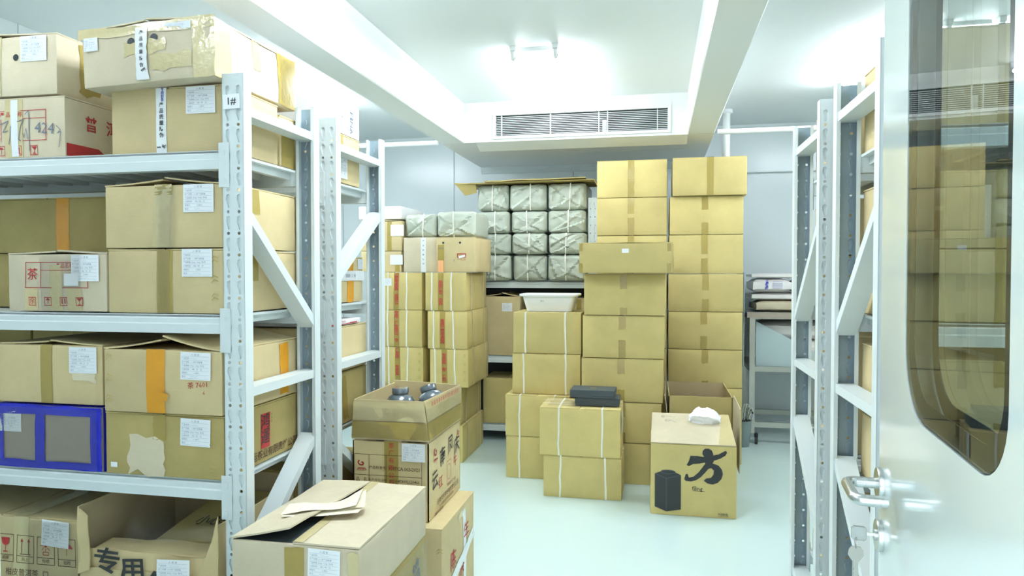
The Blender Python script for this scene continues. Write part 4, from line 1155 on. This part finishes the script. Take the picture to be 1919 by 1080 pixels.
c = Carton('small carton with a blank white label, lower of two left of the coloured bag', -2.22, -1.892, 5.02, .35, 1.404, 1.562); c.label(.235 - .11, .092, .10, printed=False, h=.075); c.patch('tape', 'tape', 'front', .115, .15, .0, .05)
c = Carton('small carton with blank label and lifted lid, upper one left of the coloured bag', -2.22, -1.888, 5.02, .35, 1.564, 1.792, lift=.01); c.label(.13, .155, .105, printed=False, h=.085); c.patch('tape', 'tape', 'front', .05, .085, .0, .22)
c = Carton('white box on top of the two small labelled cartons', -2.25, -1.900, 5.05, .50, 1.806, 1.905, mat='card_white', flaps=False)
bg = thing('coloured_bag', 'narrow green and purple bag squeezed between cartons on the left stack', 'bag', (-1.878, 5.06, 1.404))
sheet('purple_side', 'purple_plastic', bg, [(-.006, 0, .0), (.006, 0, .0), (.008, .02, .13), (-.008, .02, .13)], t=.01, wob=.01, seed=51)
sheet('green_side', 'green_plastic', bg, [(-.008, .01, .12), (.006, .01, .12), (.008, .02, .20), (-.008, .02, .20)], t=.01, wob=.01, seed=52)
obj('green_strap', mbox(-.010, .012, -.004, .004, .195, .225), M['green_plastic'], bg)

# ================================================================== WRAPPED PACKS
def pack(label, x0, x1, yf, d, z0, z1, seed, rz=0, group='grey-green wrapped packs'):
    """soft square pack in crinkled woven wrap with envelope folds and a white strap"""
    w, h = x1 - x0, z1 - z0; r = random.Random(seed)
    t = thing('wrapped_pack', label, 'pack', ((x0 + x1) / 2, yf + d / 2, z0), rz=R(rz), group=group)
    bm = bmesh.new(); box(bm, -w / 2, w / 2, -d / 2, d / 2, 0, h)
    bmesh.ops.subdivide_edges(bm, edges=bm.edges[:], cuts=19, use_grid_fill=True)
    hw, hd = w / 2, d / 2
    cx = r.uniform(-.02, .02); cz = h * r.uniform(.25, .45)
    folds = [((-hw, h), (cx, cz)), ((hw, h), (cx, cz)), ((-hw, 0), (cx - .01, cz + .01)), ((hw, 0), (cx + .01, cz))]
    for i in range(3):
        folds.append(((r.uniform(-hw, hw), r.choice((0, h))), (r.choice((-hw, hw)) * r.uniform(.3, 1), h * r.uniform(.2, .8))))
    off = Vector((seed * 3.1, seed * 1.7, 0))
    def side(p, a, b):
        dx, dz = b[0] - a[0], b[1] - a[1]; l = math.hypot(dx, dz) + 1e-6
        tt = max(0, min(1, ((p[0] - a[0]) * dx + (p[1] - a[1]) * dz) / l / l))
        dd = ((p[0] - a[0]) * dz - (p[1] - a[1]) * dx) / l
        e = math.hypot(p[0] - a[0] - dx * tt, p[1] - a[1] - dz * tt)
        return dd, e
    amps = [r.uniform(.5, 1.2) for _ in folds]
    for v in bm.verts:
        x, y, z = v.co; X, Y, Z = x, y, z
        rr = .034
        # rounded corners
        ex, ez = max(0, abs(x) - (hw - rr)) / rr, max(0, abs(z - h / 2) - (h / 2 - rr)) / rr
        if y < -hd + rr:
            ey = (-hd + rr - y) / rr
        else: ey = 0
        l = math.sqrt(ex * ex + ez * ez + ey * ey)
        if l > 1:
            X -= math.copysign((ex - ex / l) * rr, x); Z -= math.copysign((ez - ez / l) * rr, z - h / 2); Y += (ey - ey / l) * rr
        p = Vector((x, y, z)) * 11 + off
        cr = abs(noise.noise(p)) * 2; c2 = abs(noise.noise(p * 2.3 + Vector((9, 9, 9))))
        m = (.010 * (1 - cr) - .005 + .005 * (1 - c2))
        if y < -hd + 1e-4:
            f = 0
            for (a, b), am in zip(folds, amps):
                dd, e = side((x, z), a, b)
                k_ = math.exp(-(e / .030) ** 2)
                f += am * k_ * (.007 if dd > 0 else -.005)
            f += .010 * (1 - (x / hw) ** 2) * (1 - (2 * z / h - 1) ** 2)
            Y -= f + m * .8
        else:
            X += math.copysign(m * .6, x) * (abs(x) > hw - 1e-3); Z += (m * .5 - .003) * (z > h - 1e-3)
        Z = max(0, min(h, Z)) if z < 1e-3 or z > h - 1e-3 else Z
        v.co = (max(-hw, min(hw, X)), Y, Z)
    obj('wrapping', bm, M['wrap'], t, smooth=True, angle=24)
    bm = bmesh.new(); prev = None; sx = r.uniform(-.02, .03); lean = r.uniform(-.01, .01)
    for i in range(9):
        z = h * i / 8
        q = [bm.verts.new((sx + lean * (i / 8 - .5) + e * .0045, -hd - .016 * (1 - (2 * i / 8 - 1) ** 4) - .002, z)) for e in (-1, 1)]
        if prev: bm.faces.new((prev[0], prev[1], q[1], q[0]))
        prev = q
    obj('strap', bm, M['strap'], t)
    return t
rows = [(1.355, 1.545, ((-1.452, -1.165), (-1.162, -.872), (-.868, -.549))), (1.548, 1.718, ((-1.450, -1.165), (-1.162, -.866), (-.862, -.549))),
        (1.720, 1.902, ((-1.462, -1.176), (-1.172, -.868), (-.865, -.549))), (1.904, 2.120, ((-1.458, -1.188), (-1.205 + .02, -.875), (-.870, -.549)))]
rn = ['bottom row', 'second row', 'third row', 'top row']; cn = ['left', 'middle', 'right']
sd = 3
for j, (za, zb, cs) in enumerate(rows):
    for i, (a, b) in enumerate(cs):
        sd += 1
        jr = random.Random(sd); pack('grey-green wrapped pack, %s column of the %s on the back rack' % (cn[i], rn[j]), a + jr.uniform(.002, .010), b - jr.uniform(.002, .010), 5.60 + jr.uniform(-.015, .02), .42, za - .022 if j == 0 else za, zb, sd * 7, rz=jr.uniform(-1.4, 1.4))
pack('grey-green wrapped pack on the pale carton, left of the pair beside the pack wall', -1.876, -1.628, 5.05, .40, 1.664, 1.842, 71)
pack('grey-green wrapped pack on the hand-hole carton, right of the pair beside the pack wall', -1.622, -1.322, 5.05, .40, 1.664, 1.858, 77)
# flattened carton lying on the packs
fc = thing('flattened_carton', 'flattened cardboard carton lying over the top row of wrapped packs', 'cardboard', (-.95, 5.75, 2.124))
sheet('panel', 'card_dark', fc, [(-.53, -.22, .006), (.46, -.22, .012), (.46, .25, .012), (-.53, .25, .006)], t=.007, wob=.004, seed=61)
sheet('panel', 'card_dark', fc, [(-.42, -.24, .015), (.40, -.24, .026), (.38, .2, .026), (-.42, .2, .015)], t=.007, wob=.005, seed=62)
sheet('hanging_flap', 'card_dark', fc, [(-.53, -.22, .004), (-.53, .25, .004), (-.60, .22, .010), (-.69, -.20, .012)], t=.006, wob=.01, seed=63)
sheet('hanging_flap', 'card_dark', fc, [(-.68, -.20, .010), (-.50, -.20, .004), (-.50, -.16, -.07), (-.60, -.16, -.09)], t=.006, wob=.006, seed=64)
sheet('hanging_flap', 'card_dark', fc, [(.46, -.22, .010), (.46, .25, .010), (.495, .25, -.05), (.495, -.20, -.07)], t=.006, wob=.01, seed=65)

# ---- things on the back rack's lower shelves
c = Carton('tall carton with a white label, on the middle shelf of the back rack', -1.42, -1.10, 5.66, .38, .712, 1.205, lift=.03, wob=.004, bulge=.006); c.label(.05, .40, .085, printed=True); c.patch('tape', 'tape_pale', 'front', .13, .155, .25, .48)
c = Carton('carton half hidden behind the white tub, middle shelf of the back rack', -.90, -.56, 5.70, .35, .712, 1.19); c.patch('tape', 'tape', 'front', .09, .13, .35, .47)
c = Carton('carton printed with small red warning symbols, on the low shelf of the back rack', -1.42, -1.02, 5.67, .40, .142, .52, mat='card_y')
c.ink(Ink().frame(-.01, .16, .16, .21, .002).frame(-.01, .16, .04, .08, .002).rect(.01, .04, .17, .20).frame(.075, .10, .168, .202, .003).text('易碎品', .07, .06, .022, .004), 'ink_red'); c.patch('tape', 'tape', 'front', .06, .10, .0, .15)

# ================================================================== MIDDLE FLOOR STACKS
G3 = 'white-strapped plain cartons in the middle floor stacks'
strapped('bottom white-strapped carton of the four-high stack under the white tub', -1.004, -.585, 4.65, .42, 0, .284, us=(-.115, .12), red=False, group=G3)
strapped('second carton up in the white-strapped stack under the white tub, jutting left', -1.008, -.570, 4.65, .44, .286, .566, us=(-.12, .12), red=False, group=G3)
strapped('third carton up in the white-strapped stack under the white tub', -.972, -.502, 4.71, .40, .568, .842, us=(-.155, .135), red=False, group=G3)
strapped('topmost carton of the white-strapped stack, directly under the white tub', -.968, -.498, 4.72, .40, .845, 1.126, us=(-.148, .128), red=False, group=G3)
# white tub
tb = thing('plastic_tub', 'white plastic tub standing on the white-strapped stack', 'tub', (-.735, 4.915, 1.1285))
bm = bmesh.new()
def rr(w, d, r, z, n=5):
    P = []
    for (cx, cy, a) in ((w - r, d - r, 0), (-w + r, d - r, 90), (-w + r, -d + r, 180), (w - r, -d + r, 270)):
        for i in range(n + 1): t = R(a + 90 * i / n); P.append((cx + r * math.cos(t), cy + r * math.sin(t), z))
    return P
def loft(bm, rings, close0=True, close1=True):
    V = [[bm.verts.new(p) for p in rg] for rg in rings]
    for A, B in zip(V, V[1:]):
        for k in range(len(A)): bm.faces.new((A[k], A[(k + 1) % len(A)], B[(k + 1) % len(B)], B[k]))
    if close0: bm.faces.new(V[0][::-1])
    if close1: bm.faces.new(V[-1])
    bmesh.ops.recalc_face_normals(bm, faces=bm.faces)
loft(bm, [rr(.158, .10, .03, 0), rr(.185, .125, .035, .105), rr(.185, .125, .035, .112), rr(.181, .121, .033, .112), rr(.155, .097, .028, .004)], True, True)
obj('tub_body', bm, M['plastic_white'], tb, smooth=True)
bm = bmesh.new(); loft(bm, [rr(.186, .126, .035, .104), rr(.205, .142, .04, .106), rr(.207, .144, .04, .118), rr(.200, .138, .04, .1225), rr(.185, .12, .03, .1225)])
obj('rim', bm, M['plastic_white'], tb, smooth=True)
k = Ink().text('751', -.04, .075, .018, .002); obj('print', ink_flat(k, M['ink_soft']), None, tb, loc=(0, -.1235, 0), rot=(R(13), 0, 0))

c = strapped('lower carton of the front pair standing on the floor in the middle', -.689, -.205, 4.30, .335, 0, .262, us=(-.135, .145), side=(-.02, .08), red=False, group=G3)
c = strapped('upper carton of the front pair, carrying the two black gift boxes', -.712, -.212, 4.29, .345, .264, .560, us=(-.130, .140), side=(-.02, .09), red=False, group=G3)
c.label(-.13, .215, .06, face='right', printed=True, h=.13)
for y, u0, u1 in ((-.10, -.21, .0), (-.01, -.21, -.02), (.08, -.2, .05)): c.patch('slat_print', 'tape_pale', 'top', u0, u1, y, y + .05, off=.001, nv=2)
for lb, x, y, z, rz in (('lower matte black gift box on the front pair of cartons', -.362, 4.40, .5635, 1), ('upper matte black gift box with a small grey emblem, on the lower one', -.390, 4.39, .6145, -1)):
    t = thing('gift_box', lb, 'gift box', (x, y + .06, z), rz=R(rz), group='matte black gift boxes')
    obj('box_base', mbox(-.137, .137, -.087, .087, 0, .030, bev=.001), M['black_box'], t); obj('box_lid', mbox(-.139, .139, -.089, .089, .012, .0495, bev=.0015), M['black_box'], t)
    if 'upper' in lb:
        k = Ink().frame(-.02, .02, -.02, .02, .004).rect(-.014, .014, -.004, .004).rect(-.014, .014, .008, .013).rect(-.014, .014, -.013, -.008); bm = bmesh.new(); vs = [bm.verts.new((u, v, .0501)) for u, v in k.v]
        for f in k.f: bm.faces.new([vs[i] for i in f])
        obj('emblem', bm, M['steel'], t)
# tall taped stack in front
def plainc(label, x0, x1, yf, d, z0, z1, top=.09, bot=.07, u=0.0, w=.046, **k):
    c = Carton(label, x0, x1, yf, d, z0, z1, bulge=.005, group=CG1, mat='card_y', **k)
    c.tape(u, w, top=top, bot=bot, mat='tape' , over=True)
    return c
tl = ['bottom', 'second', 'third', 'fourth', 'fifth']
T = [(-.47, -.035, 4.66, 0, .272), (-.47, .036, 4.66, .274, .542), (-.490, .045, 4.66, .544, .832), (-.483, .050, 4.66, .834, 1.116), (-.473, .056, 4.655, 1.118, 1.394)]
for i, (a, b, y, z0, z1) in enumerate(T):
    plainc('%s carton up from the floor in the tape-sealed stack beside the gift boxes' % tl[i] if i else 'bottom carton of the tape-sealed stack beside the gift boxes', a, b, y, .44, z0, z1 - .002, top=(.09, .09, .10, .09, .10)[i], bot=(.07, .07, .08, .12, .05)[i], u=-.005)
c = Carton('wide low carton with a small white sticker, laid on top of the tape-sealed stack', -.492, .098, 4.53, .46, 1.397, 1.592, mat='card_y', wob=.003, lift=.004)
c.patch('sticker', 'paper', 'front', -.022, .022, .128, .155, off=.003, nv=2)
for u in (-.285, .272): c.patch('tape', 'tape', 'front', u - .01, u + .012, .14, .19, ragged=.004); c.patch('tape', 'tape', 'front', u - .012, u + .013, .005, .06, ragged=.004)
c.patch('film_patch', 'film', 'right', -.22, .22, .0, .19, off=.004, wrinkle=.006)
# rear stacks
zz = [0, .268, .556, .836, 1.113, 1.392, 1.678, 1.960, 2.240]
od = ['bottom', 'second', 'third', 'fourth', 'fifth', 'sixth', 'seventh', 'topmost']
for i in range(8):
    x0, x1 = ((.090, .612), (.090, .612), (.086, .612), (.086, .612), (.084, .615), (.088, .613), (.092, .613), (.112, .632))[i]
    plainc('%s carton of the tall right-hand stack against the back wall' % od[i], x0, x1, 5.30 if i < 7 else 5.27, .44, zz[i], zz[i + 1] - .003, top=(.1, .1, .1, .09, .12, .14, .10, .274)[i], bot=(.06, .06, .05, .10, .09, .11, .085, .0)[i] or None, u=(.0, .0, 0, -.01, .0, -.01, -.01, .005)[i])
for i in range(8):
    plainc('%s carton of the tall stack just left of the tallest one' % od[i], -.444, .073, 5.305, .40, zz[i], zz[i + 1] - .003, top=.12 if i < 7 else .13, bot=.13 if i < 7 else .142, u=-.005)

# ================================================================== FRONT RIGHT: carton with the big brush character, open carton behind
c = Carton('carton printed with a big black brush character and dark canister, front right floor', -.030, .449, 4.11, .36, 0, .412, mat='card_y', flaps=False, bulge=.002)
hw, hd, h = c.w / 2, c.d / 2, c.h
q = [(-hw + .001, -hd + .001, h + .002), (hw - .004, -hd + .001, h + .002), (hw - .015, -hd + .345, h + .108), (-hw + .006, -hd + .345, h + .108)]
sheet('lid_flap', 'card_pale', c.root, q, t=-.005, wob=.002, seed=71)
k = Ink().line([(.16, .86), (.15, .82), (.13, .82), (.125, .86), (.145, .88), (.19, .87), (.30, .84)], .006).line([(.24, .74), (.22, .69), (.18, .69), (.175, .73), (.2, .75), (.25, .73), (.31, .66)], .006)
print_on('handwriting', k, 'ink_soft', c.root, q, .008)
sheet('tape', 'tape_pale', c.root, [(hw - .10, -hd + .001, h + .0085), (hw - .006, -hd + .001, h + .0085), (hw - .015, -hd + .344, h + .1145), (hw - .055, -hd + .344, h + .1145)], t=.0004, wob=.0, seed=72)
def B_(pts): return [((x - 60) / 480 * .479 - .2395, (970 - y + (x - 60) / 480 * 22) / 400 * .412) for x, y in pts]
brush = [
 [(352, 612), (366, 600), (386, 600), (402, 610), (410, 628), (408, 650), (414, 672), (400, 690), (372, 690), (356, 668), (360, 644), (350, 630)],
 [(263, 692), (276, 668), (284, 640), (322, 641), (352, 646), (400, 640), (440, 632), (468, 616), (480, 612), (486, 622), (478, 638), (450, 655), (418, 666), (372, 676), (330, 684), (300, 686), (276, 698)],
 [(366, 684), (402, 680), (440, 694), (458, 716), (464, 742), (456, 768), (436, 790), (408, 799), (380, 794), (358, 778), (372, 766), (398, 762), (412, 744), (414, 722), (400, 708), (384, 712), (366, 734), (340, 760), (316, 776), (286, 784), (258, 780), (250, 770), (258, 744), (268, 740), (276, 762), (302, 756), (330, 732), (350, 706)],
]
def tri(k):
    from mathutils.geometry import tessellate_polygon
    out = Ink()
    for f in k.f:
        pts = [Vector((*k.v[i], 0)) for i in f]
        b = len(out.v); out.v += [k.v[i] for i in f]
        for t in tessellate_polygon([pts]): out.f.append(tuple(b + i for i in t))
    return out
for s_ in brush:
    c.ink(tri(Ink().poly(B_(s_))), 'ink', off=.0016, name='brush_stroke')
k = Ink()
k.text('fāng', .013 + .01, .163, .034, .003).rect(-.012 + .01, .055 + .01, .148, .150).text('中国制造', .165, .022, .014, .004).rect(.135, .196, .011, .0125)
k.poly([(-.215, .045), (-.150, .020), (-.068, .036), (-.068, .236), (-.150, .214), (-.215, .238)][::1])
k.poly([(-.215, .238), (-.150, .214), (-.068, .236), (-.095, .248), (-.185, .250)])
k.poly([(-.182 + .042 * (1 + math.cos(a * math.pi / 8)), .252 + .011 * math.sin(a * math.pi / 8)) for a in range(16)])
k.rect(-.182, -.098, .240, .252)
c.ink(k, 'ink', off=.0015)
k = Ink().line([(-.150, .022), (-.150, .213)], .0012).line([(-.214, .236), (-.150, .213), (-.069, .235)], .0012).line([(-.182 + .042 * (1 + math.cos(a * math.pi / 8)), .250 + .010 * math.sin(a * math.pi / 8)) for a in range(17)], .0012)
c.ink(k, 'card_pale' if False else 'ink_soft', off=.0024)
ts = thing('tissue_packet', 'crumpled white plastic bag on the lid of the brush-character carton', 'bag', (.290, 4.38, .499), rz=R(-4))
bm = bmesh.new(); box(bm, -.088, .088, -.05, .05, 0, .060); bmesh.ops.subdivide_edges(bm, edges=bm.edges[:], cuts=13, use_grid_fill=True)
for v in bm.verts:
    p = v.co * 22; f = .5 + .5 * noise.noise(p * .5)
    e = (abs(v.co.x) / .078) ** 3
    v.co.z = v.co.z * (1 - .45 * e) * (.75 + .5 * f); v.co.y *= 1 - .25 * e; p *= 1.6; v.co += Vector((noise.noise(p), noise.noise(p + Vector((5, 5, 5))), max(0, noise.noise(p + Vector((9, 1, 1)))) * 1.4)) * .012
obj('crumpled_bag', bm, M['tissue'], ts, smooth=True, angle=30)
ts.rotation_euler = (R(17), 0, R(-4))
r_, hw, hd = open_carton('empty open carton behind the brush-character carton', .080, .478, 4.64, .62, 0, .600, mat='card_y')
sheet('side_flap', 'card_pale', r_, [(hw + .003, -hd, .22), (hw + .010, -hd - .30, .20), (hw + .012, -hd - .30, .585), (hw + .003, -hd, .615)], t=.005, wob=.003, seed=81)
sheet('side_flap', 'card', r_, [(-hw, -hd, .40), (-hw - .012, hd, .40), (-hw - .014, hd, .60), (-hw - .02, -hd, .60)], t=.005, wob=.003, seed=82)

# ================================================================== STEEL CART WITH MAILERS, BUCKET
cx0, cx1, cy0, cy1 = .745, 1.55, 6.0, 6.55
ct = thing('steel_table', 'stainless steel table on castors beside the tall stack, piled with mailers', 'table', ((cx0 + cx1) / 2, (cy0 + cy1) / 2, 0))
ox, oy = (cx0 + cx1) / 2, (cy0 + cy1) / 2
for x in (cx0, cx1):
    for y in (cy0, cy1):
        lg = obj('leg', mbox(x - ox - .022 + .022, x - ox + .022 + .022, y - oy - .02, y - oy + .02, .085, 1.02), M['steel_frame'], ct)
        bm = bmesh.new()
        for s in (-1, 1):
            tube(bm, [(x - ox + .022 - .010 + s * .035, y - oy - .03, .03), (x - ox + .022 + .008 + s * .035, y - oy - .03, .03)], .030, 16)
            box(bm, x - ox + .022 + s * .035 - .012, x - ox + .022 + s * .035 + .012, y - oy - .035, y - oy + .01, .045, .085)
        obj('castor', bm, M['rubber'], ct, smooth=True)
for z in (.135, .59, 1.02):
    for y in (cy0, cy1): obj('rail', mbox(cx0 - ox, cx1 - ox + .04, y - oy - .017, y - oy + .017, z, z + .042), M['steel_frame'], ct)
    for x in (cx0, cx1): obj('rail', mbox(x - ox, x - ox + .04, cy0 - oy, cy1 - oy, z, z + .042), M['steel_frame'], ct)
obj('table_top', mbox(cx0 - ox - .02, cx1 - ox + .06, cy0 - oy - .02, cy1 - oy + .02, 1.062, 1.075), M['steel_frame'], ct)
obj('rim_board', mbox(cx0 - ox - .02, cx1 - ox + .06, cy0 - oy - .025, cy0 - oy - .02, 1.03, 1.075), M['foam'], ct)
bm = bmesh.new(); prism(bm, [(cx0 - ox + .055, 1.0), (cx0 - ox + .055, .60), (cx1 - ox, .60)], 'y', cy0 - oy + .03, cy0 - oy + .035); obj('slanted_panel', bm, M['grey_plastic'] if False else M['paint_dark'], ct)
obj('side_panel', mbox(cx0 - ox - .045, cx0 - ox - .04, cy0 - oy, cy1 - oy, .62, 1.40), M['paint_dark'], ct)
bm = bmesh.new(); prism(bm, [(cx0 - ox, .635), (cx1 - ox, .635), (cx1 - ox, .645), (cx0 - ox, .645)], 'y', cy0 - oy + .05, cy1 - oy); obj('shelf', bm, M['steel_frame'], ct)

def mailer(label, x0, x1, y, d, z0, z1, mat, seed, ink=None):
    t = thing('mailer_bag', label, 'parcel', ((x0 + x1) / 2, y + d / 2, z0), group='mailers piled on the steel table')
    w, h = x1 - x0, z1 - z0; bm = bmesh.new(); box(bm, -w / 2, w / 2, -d / 2, d / 2, 0, h); bmesh.ops.subdivide_edges(bm, edges=bm.edges[:], cuts=7, use_grid_fill=True)
    for v in bm.verts:
        p = v.co * 9 + Vector((seed, 0, 0)); ex = abs(v.co.x) / (w / 2); ey = abs(v.co.y) / (d / 2)
        f = 1 - .5 * max(ex, ey) ** 6
        v.co.z = h / 2 + (v.co.z - h / 2) * f
        v.co.x += noise.noise(p) * .008; v.co.y += noise.noise(p + Vector((3, 3, 3))) * .008
        if 1e-4 < v.co.z: v.co.z = max(0, v.co.z - abs(noise.noise(p * 1.5)) * h * .12)
    obj('bag', bm, M[mat], t, smooth=True, angle=50)
    if ink:
        k = Ink(); r = random.Random(seed)
        for i in range(5): k.text('快递包裹'[i % 4], -w * .15 + r.uniform(-.01, .01), h * (.25 + .13 * i), h * .2, .02)
        for i in range(6): k.rect(.0, w * .25, h * (.3 + .09 * i), h * (.3 + .09 * i) + .002)
        obj('print', ink_flat(k, M['ink_blue']), None, t, loc=(0, -d / 2 - .010, 0))
mailer('brown paper parcel at the bottom of the pile on the steel table', .80, 1.22, 6.03, .42, 1.0755, 1.170, 'card_pale', 1)
mailer('pale mailer bag under the blue-printed one on the steel table', .77, 1.50, 6.06, .42, 1.172, 1.235, 'pinkbag', 2)
mailer('white mailer bag with blue printing on the steel table', .775, 1.08, 6.03, .44, 1.237, 1.352, 'pinkbag', 3, ink=True)
mailer('brown parcel beside the blue-printed mailer on the steel table', 1.085, 1.50, 6.03, .44, 1.237, 1.340, 'card_pale', 4)
mailer('flat white mailer on top of the pile on the steel table', .77, 1.45, 6.05, .42, 1.354, 1.395, 'pinkbag', 5)
mailer('pinkish mailer behind the slanted panel under the table top', .83, 1.45, 6.08, .42, .85, 1.0, 'pinkbag', 6)
mailer('white mailer low behind the slanted panel of the table', .86, 1.48, 6.08, .42, .647, .848, 'pinkbag', 7)

bk2 = thing('waste_bucket', 'dark grey bucket full of metal hardware on the floor left of the steel table', 'bucket', (.680, 5.88, 0))
bm = bmesh.new(); lathe(bm, [(0, 0), (.055, 0), (.072, .20), (.076, .202), (.076, .21), (.068, .21), (.053, .006), (0, .006)], 24); obj('bucket_body', bm, M['grey_plastic'], bk2, smooth=True)
rnd = random.Random(5)
for i in range(9):
    bm = bmesh.new(); a = rnd.uniform(0, 6.28); x, y = .04 * math.cos(a), .04 * math.sin(a); hh = rnd.uniform(.24, .36)
    tube(bm, [(x * .5, y * .5, .02), (x, y, .2), (x * 1.3, y * 1.3, hh - .03), (x * 1.3 + .012, y * 1.3, hh), (x * 1.3 + .028, y * 1.3, hh - .01), (x * 1.3 + .03, y * 1.3, hh - .035)], .006, 8)
    obj('metal_hook', bm, M['steel'] if i % 3 else M['rubber'], bk2, smooth=True)

# ================================================================== BOXES ON THE RIGHT RACKS
G4 = 'cartons on the right-hand racks'
def rrack(tagname, y0, d, cols):
    for zi, (zb, hs) in enumerate(((.252, (.22, .20)), (.760, (.20, .22)), (1.272, (.19, .20)), (1.775, (.25,)))):
        z = zb
        for j, hh in enumerate(hs):
            for i, (a, b) in enumerate(cols):
                if i and zi == 3 and tagname == 'farther': continue
                lv = ('bottom', 'second', 'third', 'top')[zi]; pos = ('', 'upper ')[j] if len(hs) > 1 and j else ('lower ' if len(hs) > 1 else '')
                c = Carton('%scarton on the %s shelf of the %s right-hand rack, %s' % (pos, lv, tagname, ('at its aisle end', 'next in from the aisle', 'third in from the aisle', 'fourth in from the aisle')[i]), a, b, y0, d, z, z + hh - .003, group=G4, mat=('card', 'card_pale', 'card', 'card_dark')[(i + j + zi) % 4] if i else 'card', cuts=4)
                c.tape(0, .05, full=(i + j) % 2 == 0, top=.07, bot=.06, mat='tape')
                c.patch('tape', 'tape', 'left', -.05, .0, hh - .09, hh - .006)
                if (i + zi) % 2 == 0: c.label(.10, hh * .7, .09)
            z += hh
rrack('nearer', 1.975, .43, ((.640, 1.08), (1.09, 1.53), (1.54, 1.98), (1.99, 2.43)))
rrack('farther', 2.64, .43, ((.636, 1.08), (1.09, 1.53)))
